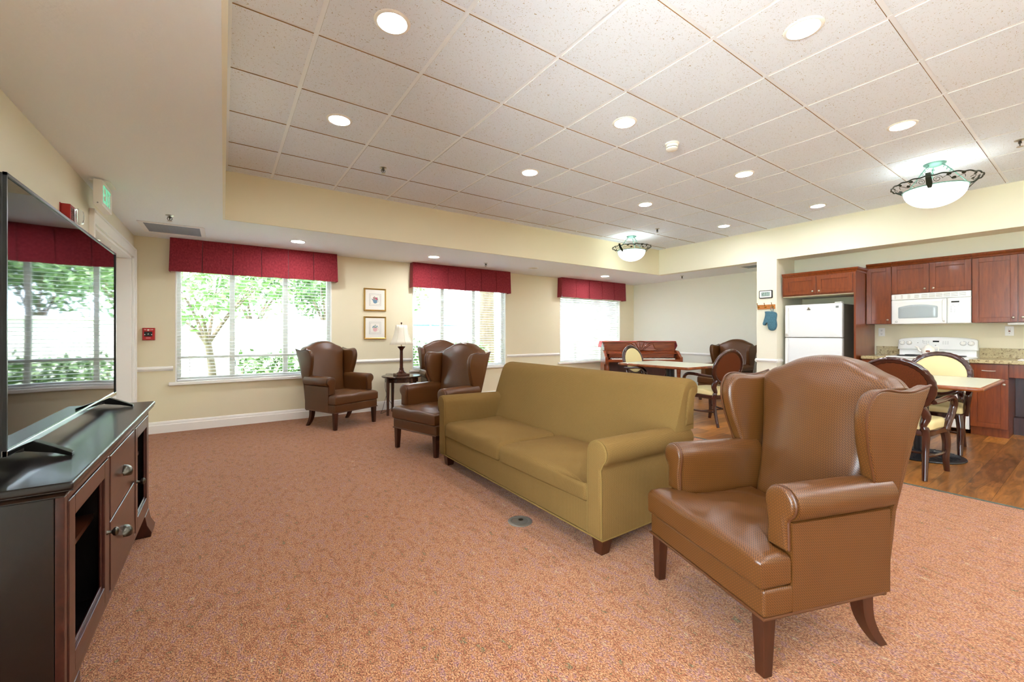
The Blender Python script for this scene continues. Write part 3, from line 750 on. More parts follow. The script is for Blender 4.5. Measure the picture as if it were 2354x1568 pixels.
# ------------------------------------------------------------------ television stand and television
t = empty('tv_stand', (-.61, 2.53, 0), 0, 'long dark espresso television stand with drawers and open doors along the left wall', 'tv stand')
O = tuple(-c for c in t.location); L = dict(parent=t, loc=O); E_ = M['espresso']; EF = M['espresso_front']
fx, y0, y1 = -.375, 1.715, 3.345
b = MB(); b.box(-.855, y0, .14, fx-.021, y0+.03, .7345).box(-.855, y1-.03, .14, fx-.021, y1, .7345).box(-.84, y0+.03, .14, fx-.021, y1-.03, .17).box(-.855, y0+.03, .14, -.84, y1-.03, .734).box(-.84, 2.262, .17, fx-.021, 2.287, .71).box(-.84, 2.84, .17, fx-.021, 2.865, .71)
b.box(-.84, y0+.03, .71, fx-.021, y1-.03, .734)
b.build('carcass', [E_], bev=.002, **L)
f = MB().box(fx-.02, y0, .14, fx, y0+.028, .7345).box(fx-.02, y1-.028, .14, fx, y1, .7345).box(fx-.02, y0+.028, .14, fx, y1-.028, .168).box(fx-.02, y0+.028, .716, fx, y1-.028, .7345).box(fx-.02, 2.258, .168, fx, 2.288, .716).box(fx-.02, 2.838, .168, fx, 2.868, .716)
f.build('face_frame', EF, bev=.002, **L)
# cove moulding under the top, then the top
cov = [(0, .735), (0, .738), (.004, .746), (.012, .753), (.022, .756), (.022, .762), (0, .762)]
m = MB()
ring = []
for u, z in cov: ring.append([(-.86, y0-u, z), (fx+u, y0-u, z), (fx+u, y1+u, z), (-.86, y1+u, z)])
m.loops(ring).build('cove_moulding', E_, **L)
MB().box(-.862, y0-.042, .762, fx+.026, y1+.055, .785).build('top', E_, bev=.007, seg=3, **L)
FX = fx
def tvdoor(a, c, knob_y):
    k = .062; z0, z1 = .172, .713; fx = FX-.017
    d = MB().box(fx, a, z0, fx+.02, a+k, z1).box(fx, c-k, z0, fx+.02, c, z1).box(fx, a+k, z0, fx+.02, c-k, z0+k).box(fx, a+k, z1-k, fx+.02, c-k, z1)
    d.box(fx+.004, a+k, z0+k, fx+.012, a+k+.012, z1-k).box(fx+.004, c-k-.012, z0+k, fx+.012, c-k, z1-k).box(fx+.004, a+k, z0+k, fx+.012, c-k, z0+k+.012)
    d = d.build('door', EF, bev=.003, **L)
    kb = MB().lathe([(.009, 0), (.006, .006), (.006, .014), (.015, .020), (.017, .027), (.012, .034), (.001, .036)], n=14)
    kb.build('knob', M['pewter'], d, smooth=50, loc=(fx+.02, knob_y, .43), rot=(0, 90, 0))
tvdoor(1.746, 2.255, 2.225); tvdoor(2.871, 3.314, 2.90)
for z0, z1 in ((.172, .448), (.455, .713)):
    fx = FX-.017
    d = MB().box(fx, 2.292, z0, fx+.02, 2.834, z1).build('drawer', EF, bev=.004, **L)
    q = MB()
    ls = []
    for i in range(9):
        a = R(-20+125*i/8); rr = .034; ls.append([(rr*math.cos(a)*.95*max(.15, math.cos(R(k))), .046*math.sin(R(k)), rr*math.sin(a)*max(.25, math.cos(R(k)))) for k in range(-88, 89, 16)])
    q.loops(ls, closed=False, cap=False)
    o = q.build('cup_pull', M['pewter'], d, smooth=80, loc=(fx+.02, 2.563, (z0+z1)/2-.012)); so = o.modifiers.new('S', 'SOLIDIFY'); so.thickness = .003
fx = FX
for a, c in ((1.75, 2.262), (2.865, 3.312)):
    MB().box(-.84, a, .485, fx-.04, c, .503).build('shelf', M['leg_wood'], **L)
for ya, yb_, s in ((y0, y0+.10, -1), (y1-.10, y1, 1)):
    e0, e1 = (ya, yb_)
    m = MB(); ls = []
    for z, o, g in ((.0, .045, .022), (.03, .05, .026), (.08, .02, .008), (.14, .004, .002)):
        ya2, yb2 = (e0-(o if s < 0 else 0), e1+(o if s > 0 else 0)); k = .05*z/.14
        if s > 0: ls.append([(fx-.07-k, ya2-k, z), (fx+g, ya2-k, z), (fx+g, yb2, z), (fx-.07-k, yb2, z)])
        else: ls.append([(fx-.07-k, ya2, z), (fx+g, ya2, z), (fx+g, yb2+k, z), (fx-.07-k, yb2+k, z)])
    m.loops(ls).build('foot', EF, bev=.003, **L)
    MB().box(-.855, e0, 0, -.78, e1, .14).build('foot', E_, **L)

t = empty('media_box', (-.62, 1.95, .504), 0, 'small black media box on the near shelf inside the television stand', 'media player')
MB().box(-.14, -.16, .006, .16, .16, .075).build('box_housing', M['black'], t, bev=.004)
MB().box(.159, -.14, .020, .162, .14, .060).build('front_panel', M['chrome'], t)
for x in (-.1, .12):
    for y in (-.12, .12): MB().lathe([(.012, 0), (.012, .007)], x, y, 0, 10).build('rubber_foot', M['black_in'], t)

t = empty('television', (-.57, 2.68, .785), 0, 'large flat television with glossy screen reflecting the window, on the dark stand', 'television')
O = tuple(-c for c in t.location); L = dict(parent=t, loc=O)
TX, ty0, ty1, tz0, tz1 = -.54, 1.90, 3.46, .83, 1.69
MB().box(TX-.045, ty0, tz0, TX-.003, ty1, tz1).build('housing', M['black'], bev=.005, **L)
m = MB(); ls = []
NY, NZ = 24, 14
for i in range(NY+1):
    a = -1+2*i/NY; l = []
    for j in range(NZ+1):
        c = -1+2*j/NZ; l.append((TX-.002+.0035*(1-a*a)*(1-c*c*.6), ty0+.008+(ty1-ty0-.016)*i/NY, tz0+.02+(tz1-tz0-.028)*j/NZ))
    ls.append(l)
m.loops(ls, closed=False, cap=False).build('screen', M['screen'], smooth=80, **L)
MB().box(TX-.01, ty0, tz0, TX+.004, ty1, tz0+.020).build('bottom_trim', M['chrome'], bev=.002, **L)
MB().box(TX-.006, ty0, tz1-.008, TX+.003, ty1, tz1+.001).box(TX-.006, ty0, tz0, TX+.003, ty0+.007, tz1).box(TX-.006, ty1-.007, tz0, TX+.003, ty1, tz1).build('bezel', M['black'], **L)
for y in (2.14, 3.30):
    m = MB(); yy_ = y
    for x1, dy in ((-.425, -.10), (-.72, -.03)):
        m.loops([[(a, b_, z) for a, b_, z in ((X-.0, Y-.018*w, Z), (X, Y+.018*w, Z), (X, Y+.018*w, Z+h), (X, Y-.018*w, Z+h))] for X, Y, Z, h, w in ((TX-.02, y, .80, .045, 1), (TX+(x1-TX)*.5, y+dy*.5, .795, .022, 1), (x1, y+dy, .7855, .012, .9))])
    m.build('stand_foot', M['black'], bev=.002, **L)

# ------------------------------------------------------------------ end table and lamp
ex, ey, ez = 2.21, 6.12, .575
t = empty('end_table', (ex, ey, 0), 0, 'round dark wood end table under the lamp beside the wing chair', 'side table')
MB().lathe([(.272, ez-.028), (.288, ez-.020), (.292, ez-.010), (.286, ez), (.001, ez)], n=40).build('tabletop', M['end_wood'], t, smooth=40)
MB().loops([[(r*math.cos(2*PI*i/40), r*math.sin(2*PI*i/40), z) for i in range(40)] for r, z in ((.245, ez-.028), (.245, ez-.09), (.228, ez-.09), (.228, ez-.028))]).build('apron', M['end_wood'], t, smooth=40)
for a in (195, 285, 15, 105):
    c, s_ = math.cos(R(a)), math.sin(R(a)); 
    MB().loops([[(.238*c+dx*w, .238*s_+dy*w, z) for dx, dy in ((-1,-1),(1,-1),(1,1),(-1,1))] for w, z in ((.022, ez-.028), (.022, ez-.10), (.015, 0))]).build('leg', M['end_wood'], t, bev=.003)
lx, ly = 2.20, 6.10
t = empty('table_lamp', (lx, ly, ez), 0, 'table lamp with ivory bell shade and brown column base on the end table', 'lamp')
MB().box(-.095, -.095, 0, .095, .095, .03).build('base', M['lamp_brown'], t, bev=.005)
MB().lathe([(.075, .03), (.07, .04), (.045, .055), (.032, .085), (.03, .10), (.034, .105), (.026, .115)], n=24).build('pedestal_foot', M['lamp_brown'], t, smooth=60)
m = MB(); m.loops([[((r*(1+.06*math.cos(10*a)))*math.cos(a), (r*(1+.06*math.cos(10*a)))*math.sin(a), z) for a in [2*PI*i/40 for i in range(40)]] for r, z in ((.025, .11), (.021, .38))]); m.build('column', M['lamp_brown'], t, smooth=60)
m = MB(); m.loops([[(r*math.cos(a)*(1+.25*k*abs(math.cos(2*a))), r*math.sin(a)*(1+.25*k*abs(math.cos(2*a))), z) for a in [2*PI*i/32 for i in range(32)]] for r, z, k in ((.023, .375, 0), (.028, .395, .3), (.045, .425, 1), (.047, .435, 1), (.015, .44, 0))]).build('capital', M['lamp_brown'], t, smooth=60)
m = MB(); pr = [(.174, .468), (.150, .515), (.128, .570), (.108, .635), (.095, .70), (.088, .758)]
m.loops([[(r*(1-.012*abs(math.sin(4*a)))*math.cos(a), r*(1-.012*abs(math.sin(4*a)))*math.sin(a), z) for a in [2*PI*i/48 for i in range(48)]] for r, z in pr], cap=False)
o = m.build('lamp_shade', M['lampshade'], t, smooth=60); so = o.modifiers.new('S', 'SOLIDIFY'); so.thickness = .003
m = MB()
for k in range(8):
    a = R(45*k); m.tube([((r+.001)*math.cos(a), (r+.001)*math.sin(a), z) for r, z in pr], .0018, 5)
m.build('shade_seam', M['seam'], o)
MB().cyl((0, 0, .43), (0, 0, .755), .006).tube([(-.08, 0, .755), (.08, 0, .755)], .003, 6).build('harp', M['brass'], t)
MB().lathe([(.005, .755), (.004, .77), (.012, .782), (.012, .792), (.001, .80)], n=12).build('finial', M['lamp_brown'], t, smooth=60)
MB().tube(catmull([(-.02, .1, .008), (-.09, .25, .010), (-.115, .31, .008), (-.13, .335, -.012), (-.14, .33, -.10), (-.15, .27, -.25), (-.10, .25, -.40), (-.05, .25, -.50), (-.16, .22, -.555), (-.26, .16, -.57), (-.245, .12, -.50), (-.225, .1, -.40), (-.15, .2, -.27)], 6), .003, 6).build('lamp_cord', M['cord'], t)

# floor outlet cover on the carpet
t = empty('floor_outlet_cover', (1.562, 2.166, 0), 0, 'round worn metal floor outlet cover set in the carpet before the sofa', 'floor outlet')
MB().lathe([(.078, .0), (.078, .003), (.072, .006), (.055, .006), (.052, .004), (.001, .004)], n=40).build('cover_ring', M['steel_plate'], t, smooth=40)
MB().lathe([(.05, .004), (.05, .0065), (.001, .0065)], n=32).build('hinged_lid', M['steel_plate'], t, smooth=40)
MB().lathe([(.016, .0065), (.014, .008), (.001, .008)], .012, .008, 0, n=16).build('lid_latch', M['pewter'], t, smooth=40)

# ------------------------------------------------------------------ dining tables and chairs
def make_table():
    t = empty('dining_table')
    MB().pillow(rrect(-.58, -.465, .58, .465, .03, 4), .735, .757, .002, 0, nr=2, rings=2, r0=.002).build('tabletop', M['laminate'], t)
    MB().loops([[(*p, z) for p in inset(rrect(-.60, -.485, .60, .485, .04, 5), d)] for d, z in ((.012, .722), (.002, .728), (0, .74), (.004, .752), (.012, .7575), (.021, .7575), (.021, .722))], cap=False).build('table_edge', M['table_edge'], t, smooth=50)
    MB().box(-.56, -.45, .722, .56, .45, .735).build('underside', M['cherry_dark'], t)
    MB().lathe([(.055, .03), (.055, .70), (.16, .705), (.16, .722)], n=28).build('column', M['iron'], t, smooth=40)
    MB().lathe([(.31, 0), (.315, .008), (.31, .016), (.20, .030), (.075, .050), (.055, .058)], n=48).build('base_plate', M['iron'], t, smooth=50)
    m = MB()
    for k in range(30):
        a = 2*PI*k/30; c, s = math.cos(a), math.sin(a)
        m.tube([(.08*c, .08*s, .050), (.20*c, .20*s, .031), (.27*c, .27*s, .0245)], .0035, 5)
    m.build('base_rib', M['iron'], t)
    return t
tb = make_table()
def put(o, x, y, rz, label, cat, grp):
    o.location = (x, y, 0); o.rotation_euler = (0, 0, R(rz)); return tag(o, label, cat, grp)
put(tb, 5.69, 1.09, 0, 'pale topped dining table with round black base, nearest the kitchen', 'table', 'pedestal dining tables')
put(copy_tree(tb), 5.47, 3.76, 90, 'pale topped dining table in front of the piano', 'table', 'pedestal dining tables')

def make_dchair():
    t = empty('dining_chair'); W = M['mahog']
    out = catmull([(-.20, .20), (0, .215), (.20, .20), (.235, 0), (.25, -.19), (.15, -.235), (0, -.245), (-.15, -.235), (-.25, -.19), (-.235, 0)], 4, closed=True)[::-1]
    MB().loops([[(*p, z) for p in inset(out, d)] for d, z in ((.012, .352), (.0, .362), (0, .398), (.01, .405))]).build('seat_rail', W, t, smooth=50)
    MB().pillow(inset(out, .012), .405, .478, .03, .018, nr=5, rings=5, r0=.004).build('seat_cushion', M['cream_v'], t, smooth=75)
    def bp(u, v, h): return (u, .20+(v-.53)*.23+h*.97, v)
    A_, B_, zc = .235, .215, .762
    n, c = 120, 10; ls = []
    for i in range(n+1):
        f = 2*PI*i/n; l = []
        for k in range(c):
            g = 2*PI*k/c; tw = 1+.055*math.cos(2*g+30*f)
            rr, hh = .029*tw, .024*tw
            l.append(bp((A_+rr*math.cos(g))*math.cos(f), zc+(B_+rr*math.cos(g))*math.sin(f), hh*math.sin(g)))
        ls.append(l)
    MB().loops(ls, cap=False).build('back_frame', W, t, smooth=180)
    el = [((A_-.014)*math.cos(2*PI*i/40), zc+(B_-.014)*math.sin(2*PI*i/40)) for i in range(40)]
    MB().pillow(el, 0, .022, .014, .014, nr=4, rings=4, r0=0, fn=lambda a, b, h: bp(a, b, -h)).build('front_pad', M['cream_v'], t, smooth=75)
    MB().pillow(el, 0, .012, .008, .008, nr=3, rings=4, r0=0, fn=lambda a, b, h: bp(a, b, h+.001)).build('back_pad', M['tweed'], t, smooth=75)
    for s in (-1, 1):
        MB().tube(catmull([(s*.222, -.205, .39), (s*.236, -.225, .26), (s*.232, -.222, .12), (s*.236, -.245, 0)], 5), lambda f: .033-.013*f, 8).build('leg', W, t, smooth=60)
        MB().tube(catmull([(s*.165, .235, .60), (s*.185, .200, .52), (s*.172, .215, .44), (s*.186, .205, .38), (s*.185, .215, .22), (s*.192, .272, 0)], 5), lambda f: .027+.007*math.sin(f*9) if f < .45 else .031-.013*(f-.45)/.55, 8).build('leg', W, t, smooth=60)
        MB().tube(catmull([(s*.235, .232, .645), (s*.262, .10, .655), (s*.282, -.06, .668), (s*.288, -.155, .655), (s*.286, -.20, .60), (s*.274, -.185, .52), (s*.262, -.14, .45), (s*.252, -.12, .385)], 6), .025, 8, flat=.8).build('arm', W, t, smooth=60)
        MB().tube(catmull([(s*.187, .225, .19), (s*.20, .05, .175), (s*.228, -.10, .175), (s*.234, -.215, .19)], 4), .011, 6).build('stretcher', W, t, smooth=60)
    MB().tube([(-.205, .02, .175), (.205, .02, .175)], .010, 6).build('stretcher', W, t, smooth=60)
    return t
dc = make_dchair()
put(dc, 4.97, 1.07, 90, 'dining chair seen from its brown tweed back, at the table nearest the kitchen', 'chair', 'oval back dining chairs')
put(copy_tree(dc), 6.22, 1.10, -90, 'dining chair with cream oval back in front of the white range', 'chair', 'oval back dining chairs')
put(copy_tree(dc), 5.43, 3.10, 168, 'dining chair seen obliquely from its brown back, between the foreground chair and the piano nook', 'chair', 'oval back dining chairs')
put(copy_tree(dc), 5.67, 4.35, 2, 'dining chair with cream oval back in front of the piano keys', 'chair', 'oval back dining chairs')

# ------------------------------------------------------------------ piano
t = empty('upright_piano', (6.90, 5.45, 0), -34.7, 'brown upright piano with carved fan music desk in the corner of the nook', 'piano')
Wd = M['piano']
MB().box(-.71, 0, .10, .71, .36, 1.02).build('case', Wd, t, bev=.004)
MB().box(-.735, -.02, 1.02, .735, .37, 1.043).build('lid', Wd, t, bev=.006)
MB().box(-.66, -.008, .865, .66, .0, 1.005).build('upper_panel', Wd, t, bev=.003)
MB().box(-.70, -.29, .645, .70, .01, .698).build('keybed', Wd, t, bev=.004)
MB().box(-.64, -.13, .765, .64, .0, .80).loops([[(x, y, z) for y, z in ((-.15, .80), (.0, .845), (.0, .862), (-.155, .815))] for x in (-.69, .69)]).build('fallboard', Wd, t, bev=.003)
MB().box(-.64, -.115, .725, .64, -.09, .79).build('name_board', Wd, t)
for s in (-1, 1):
    MB().prism([(-.30, .60), (0, .60), (0, .87), (-.10, .86), (-.17, .82), (-.24, .76), (-.30, .745)], lambda u, v, w: (w, u, v), s*.70, s*.755).build('cheek', Wd, t, bev=.006)
    MB().lathe([(.032, .645), (.036, .62), (.026, .60), (.036, .56), (.040, .50), (.028, .25), (.022, .08), (.032, .06), (.032, .0)], s*.70, -.23, 0, 16).build('leg', Wd, t, smooth=60)
    MB().box(s*.715-.03, -.26, 0, s*.715+.03, .36, .10).build('toe_block', Wd, t, bev=.004)
MB().box(-.69, -.02, .10, .69, .0, .645).build('lower_panel', M['cherry_dark'], t)
MB().box(-.615, -.265, .698, .615, -.115, .716).build('keyboard', M['ivory_key'], t)
m = MB(); pat = (1, 1, 0, 1, 1, 1, 0); w = 1.23/52
for i in range(51):
    if pat[i % 7]: m.box(-.615+(i+1)*w-.006, -.205, .716, -.615+(i+1)*w+.006, -.115, .727)
m.build('black_key', M['black'], t)['kind'] = 'stuff'
d = MB(); fnp = lambda u, v, h=0: (u, -.045+(v-.865)*.16-h, v)
d.prism(catmull([(-.37, .868), (-.30, .905), (-.27, .98), (-.25, 1.012), (-.2, 1.02), (0, 1.052), (.2, 1.02), (.25, 1.012), (.27, .98), (.30, .905), (.37, .868)], 4), lambda u, v, h: fnp(u, v, h), -.006, .004)
desk = d.build('music_desk', Wd, t)
for k in range(-3, 4):
    a = k*.21; p = [(.02*k, .872), (.03*k+.06*math.sin(a), .93), (.045*k+.13*math.sin(a), .985), (.065*k+.13*math.sin(a), 1.03-.003*k*k)]
    MB().tube([fnp(u, v, .012) for u, v in catmull(p, 4)], .0085, 6).build('fan_rib', Wd, desk, smooth=60)
m = MB()
for s in (-1, 1): m.tube([fnp(s*u, v, .010) for u, v in catmull([(.37, .872), (.30, .905), (.27, .98), (.245, 1.014), (.16, 1.0), (.09, .93), (.07, .872)], 5)], .009, 6)
m.tube([fnp(u, v, .010) for u, v in catmull([(-.22, 1.018), (-.1, 1.035), (0, 1.052), (.1, 1.035), (.22, 1.018)], 5)], .009, 6)
m.build('carved_border', Wd, desk, smooth=60)
t2 = empty('piano_cloth', (6.90, 5.45, 1.044), -34.7, 'red cloth runner draped along the top of the piano with a tassel at one end', 'cloth')
m = MB(); xs_ = [-.770, -.757, -.746, -.738] + [-.72+.072*i for i in range(21)] + [.738, .746, .757, .768]
ls = []
for x in xs_:
    z = .003+.002*math.sin(x*19) if abs(x) <= .74 else -.035
    y0_ = -.005 if abs(x) <= .735 else .02
    if x < -.74: z = (-.012, -.06, -.12)[xs_[:3][::-1].index(x)]
    if x > .74: z = -.012 if x < .75 else (-.05 if x < .76 else -.09)
    yy0, yy1 = (.01, .33)
    ls.append([(x, yy0, z), (x, (yy0+yy1)/2, z+.002), (x, yy1, z), (x, yy1, z+.004), (x, (yy0+yy1)/2, z+.006), (x, yy0, z+.004)])
m.loops(ls)
m.loops([[(.768, .02, -.085), (.774, .02, -.085), (.774, .32, -.085), (.768, .32, -.085)], [(.775, .12, -.15), (.781, .12, -.15), (.781, .24, -.15), (.775, .24, -.15)], [(.778, .175, -.20), (.784, .175, -.20), (.784, .185, -.20), (.778, .185, -.20)]])
m.build('runner', M['cloth_red'], t2, smooth=60)
MB().lathe([(.004, -.195), (.011, -.205), (.008, -.22), (.014, -.29), (.001, -.29)], .781, .18, 0, 10).build('tassel', M['brass'], t2)

# ------------------------------------------------------------------ bowl lights
def make_bowl():
    t = empty('bowl_light'); Bz, Rm = M['bronze'], M['verdigris']
    MB().lathe([(.082, 0), (.080, -.010), (.055, -.022), (.03, -.03), (.001, -.03)], n=28).build('canopy', Rm, t, smooth=60)
    pr = [(.222, -.245)] + [(.225*math.cos(R(a)), -.255-.165*math.sin(R(a))) for a in range(0, 90, 9)] + [(.002, -.42)]
    o = MB().lathe(pr[::-1], n=40, cap=False).build('glass_bowl', M['bowl'], t, smooth=60)
    N = 144
    MB().tube([((.315+.003*math.sin(20*2*PI*i/N))*math.cos(2*PI*i/N), (.315+.003*math.sin(20*2*PI*i/N))*math.sin(2*PI*i/N), -.19+.004*math.cos(20*2*PI*i/N)) for i in range(N)], .0065, 6, closed=True).build('outer_rim', Bz, t, smooth=60)
    MB().tube([(.230*math.cos(2*PI*i/48), .230*math.sin(2*PI*i/48), -.25) for i in range(48)], .006, 6, closed=True).build('bowl_ring', Rm, t, smooth=60)
    for k in range(3):
        a = R(120*k+20); c, s = math.cos(a), math.sin(a)
        MB().tube([(.05*c, .05*s, -.02), (.085*c, .085*s, -.05), (.225*c, .225*s, -.245)], .0045, 6).build('hanging_rod', Rm, t)
        ch = MB()
        for j in range(3):
            f = .1+.13*j; x, z = .05+.175*f, -.02-.225*f
            ch.tube([((x+.012*math.cos(q)*.6)*c-.012*math.sin(q)*s*.7, (x+.012*math.cos(q)*.6)*s+.012*math.sin(q)*c*.7, z+.012*math.cos(q)) for q in [2*PI*i/10 for i in range(10)]], .0025, 5, closed=True)
        ch.build('chain_link', Rm, t)
        b = R(120*k+62); c, s = math.cos(b), math.sin(b); m = MB(); ls = []
        for r, z, w in ((.318, -.165, .018), (.305, -.20, .020), (.262, -.245, .022), (.236, -.275, .016), (.238, -.285, .01)):
            ls.append([(r*c-w*s*e, r*s+w*c*e, z+f) for e, f in ((-1, 0), (1, 0), (1, .004), (-1, .004))])
        m.loops(ls).build('strap', Bz, t)
        v = MB()
        for sg in (-1, 1):
            P_ = []
            for i in range(46):
                f = i/45
                if f < .4:
                    q = 2*PI*1.6*(1-f/.4); rad = .008+.024*(f/.4); ang = b+sg*(.20+rad*math.cos(q)/.27); h = rad*math.sin(q)
                else:
                    ang = b+sg*(.20+.12+(f-.4)*1.05); h = .020*math.sin((f-.4)*16)
                rr = .272+.9*h; P_.append((rr*math.cos(ang), rr*math.sin(ang), -.222+.7*h))
            v.tube(P_, .0022, 5)
            for f in (24, 32, 40):
                lf = MB()
                x, y, z = P_[f]; a2 = math.atan2(y, x)
                lf.pillow([(.018*math.cos(q)*(1-.3*math.sin(q)), .014*math.sin(q)) for q in [2*PI*i/8 for i in range(8)]], 0, .002, .0008, 0, nr=1, rings=1, r0=0, fn=lambda p, q, h: (x+p*-math.sin(a2)+q*.7*math.cos(a2), y+p*math.cos(a2)+q*.7*math.sin(a2), z+.014+q*.6+h))
                lf.build('vine_leaf', Bz, t)
        v.build('vine_scroll', Bz, t)
    return t
bl = make_bowl(); bl.location = (5.69, 4.66, ZC)
tag(bl, 'lit white bowl ceiling light with vine metalwork, the farther one near the tray corner', 'ceiling light', 'bowl ceiling lights')
b2 = copy_tree(bl); b2.location = (5.67, .99, ZC); b2['label'] = 'large lit white bowl ceiling light with vine metalwork, over the table nearest the kitchen'

# ------------------------------------------------------------------ kitchen (local x runs towards smaller world y, local y into the wall)
def kroot(name, xf, ya, yb_, z, label, cat, grp=None):
    return empty(name, (xf, (ya+yb_)/2, z), -90, label, cat, grp)
def knob(parent, x, z, y=-.02):
    MB().lathe([(.007, 0), (.005, .008), (.012, .016), (.0135, .022), (.009, .027), (.001, .028)], n=14).build('knob', M['nickel'], parent, smooth=60, loc=(x, y, z), rot=(90, 0, 0))
def shaker(parent, x0, x1, z0, z1, kx=None, kz=None, name='door', k=.055, mat=None):
    C = mat or M['cherry']; d = MB()
    d.box(x0, -.02, z0, x0+k, 0, z1).box(x1-k, -.02, z0, x1, 0, z1).box(x0+k, -.02, z0, x1-k, 0, z0+k).box(x0+k, -.02, z1-k, x1-k, 0, z1).box(x0+k, -.012, z0+k, x1-k, -.004, z1-k)
    o = d.build(name, C, parent, bev=.002)
    if kx is not None: knob(o, kx, kz)
    return o
def crown(parent, x0, x1, z, D, ends=(0, 0), h=.06):
    pr = [(0, 0), (.006, .004), (.010, .020), (.030, .040), (.036, h), (0, h)]
    m = MB(); m.loops([[(x0-u*ends[0], -u, z+v) for u, v in pr], [(x1+u*ends[1], -u, z+v) for u, v in pr]])
    if ends[1]: m.loops([[(x1+u, -u, z+v) for u, v in pr], [(x1+u, D, z+v) for u, v in pr]])
    m.build('crown_moulding', M['cherry'], parent)
C = M['cherry']
t = kroot('refrigerator_cabinet', 7.20, 2.955, 2.035, 1.776, 'cherry cabinet with two small doors and a tall side panel around the refrigerator', 'cabinet'); w = .46
MB().box(-w, 0, 0, w-.02, XK-7.20, .29).build('cabinet_box', C, t, bev=.002)
MB().box(-w+.0, .02, -.012, w-.03, .30, -.0005).build('light_valance', M['wall'], t)
MB().box(w-.022, -.004, -1.776, w, XK-7.20, .29).build('side_panel', C, t, bev=.002)
shaker(t, -w+.03, -.012, .02, .275, -.045, .055); shaker(t, .005, w-.035, .02, .275, .038, .055)
crown(t, -w, w, .29, .42, (0, 1))

t = kroot('wall_cabinet', 7.62, 2.03, 1.755, 1.338, 'narrow single door cherry wall cabinet between the refrigerator panel and the microwave', 'cabinet', 'cherry wall cabinets')
w = .1375; MB().box(-w, 0, 0, w, XK-7.62, .795).build('cabinet_box', C, t, bev=.002); shaker(t, -w+.003, w-.003, .004, .79, w-.035, .055); crown(t, -w, w, .795, .3)
t = kroot('wall_cabinet', 7.62, 1.753, 1.003, 1.742, 'short two door cherry wall cabinet above the white microwave', 'cabinet', 'cherry wall cabinets')
w = .375; MB().box(-w, 0, 0, w, XK-7.62, .391).build('cabinet_box', C, t, bev=.002); shaker(t, -w+.003, -.003, .004, .386, -.04, .055); shaker(t, .003, w-.003, .004, .386, .04, .055); crown(t, -w, w, .391, .3)
t = kroot('wall_cabinet', 7.62, 1.001, .27, 1.338, 'tall two door cherry wall cabinet right of the microwave at the picture edge', 'cabinet', 'cherry wall cabinets')
w = .3655; MB().box(-w, 0, 0, w, XK-7.62, .795).build('cabinet_box', C, t, bev=.002); shaker(t, -w+.003, -.004, .004, .79, -.035, .055); shaker(t, .004, w-.003, .004, .79, .037, .055); crown(t, -w, w, .795, .3)
t = kroot('under_cabinet_light', 7.66, .72, .30, 1.308, 'slim pale light fixture under the wall cabinet at the picture edge', 'light fixture')
MB().box(-.20, .03, .0265, .20, .10, .0298).build('mounting_strip', M['white'], t)
MB().box(-.21, 0, 0, .21, .12, .0264).build('fixture_housing', M['white'], t, bev=.004); MB().box(-.19, .015, -.003, .19, .10, .001).build('diffuser', M['lcd'], t)

# refrigerator
t = kroot('refrigerator', 7.25, 2.945, 2.205, 0, 'white top freezer refrigerator with textured doors under the cherry cabinet', 'refrigerator'); w = .37
MB().box(-w+.005, .075, .02, w-.005, .70, 1.635).build('cabinet_body', M['fridge_side'], t, bev=.008)
f1 = MB().pillow(rrect(-w, 1.148, w, 1.645, .012), 0, .07, .014, .006, nr=3, rings=3, r0=.002, fn=lambda a, b, h: (a, .07-h, b)).build('freezer_door', M['fridge'], t, smooth=60)
f2 = MB().pillow(rrect(-w, .09, w, 1.138, .012), 0, .07, .014, .006, nr=3, rings=3, r0=.002, fn=lambda a, b, h: (a, .07-h, b)).build('fresh_food_door', M['fridge'], t, smooth=60)
for f, z0, z1 in ((f1, 1.16, 1.60), (f2, .70, 1.13)):
    MB().loops([[(-w+.025, -.008, z), (-w+.06, -.008, z), (-w+.06-a, -.045*g-.01, z), (-w+.03, -.05*g-.012, z)] for z, a, g in ((z0, .0, .25), (z0+.04, .0, 1), (z1-.1, .005, .95), (z1, .01, .2))]).build('door_handle', M['white_gloss'], f, bev=.003)
MB().box(w-.075, -.0085, 1.575, w-.04, -.006, 1.605).build('badge', M['grey'], f1)
MB().box(w-.09, .0, 1.645, w-.01, .09, 1.662).build('hinge_cover', M['white_gloss'], t, bev=.004)
MB().box(-w+.02, .03, .0, w-.02, .08, .085).build('toe_grille', M['fridge_side'], t)
t = empty('magnet_clip', (7.236, 2.612, 1.585), -90, 'small metal magnet clip stuck on the freezer door', 'magnet clip')
MB().lathe([(.012, 0), (.012, .012), (.006, .016)], n=14).build('magnet', M['nickel'], t, rot=(90, 0, 0)); MB().box(-.022, -.012, -.026, .022, 0, -.014).build('clip_jaw', M['pewter'], t, bev=.002)

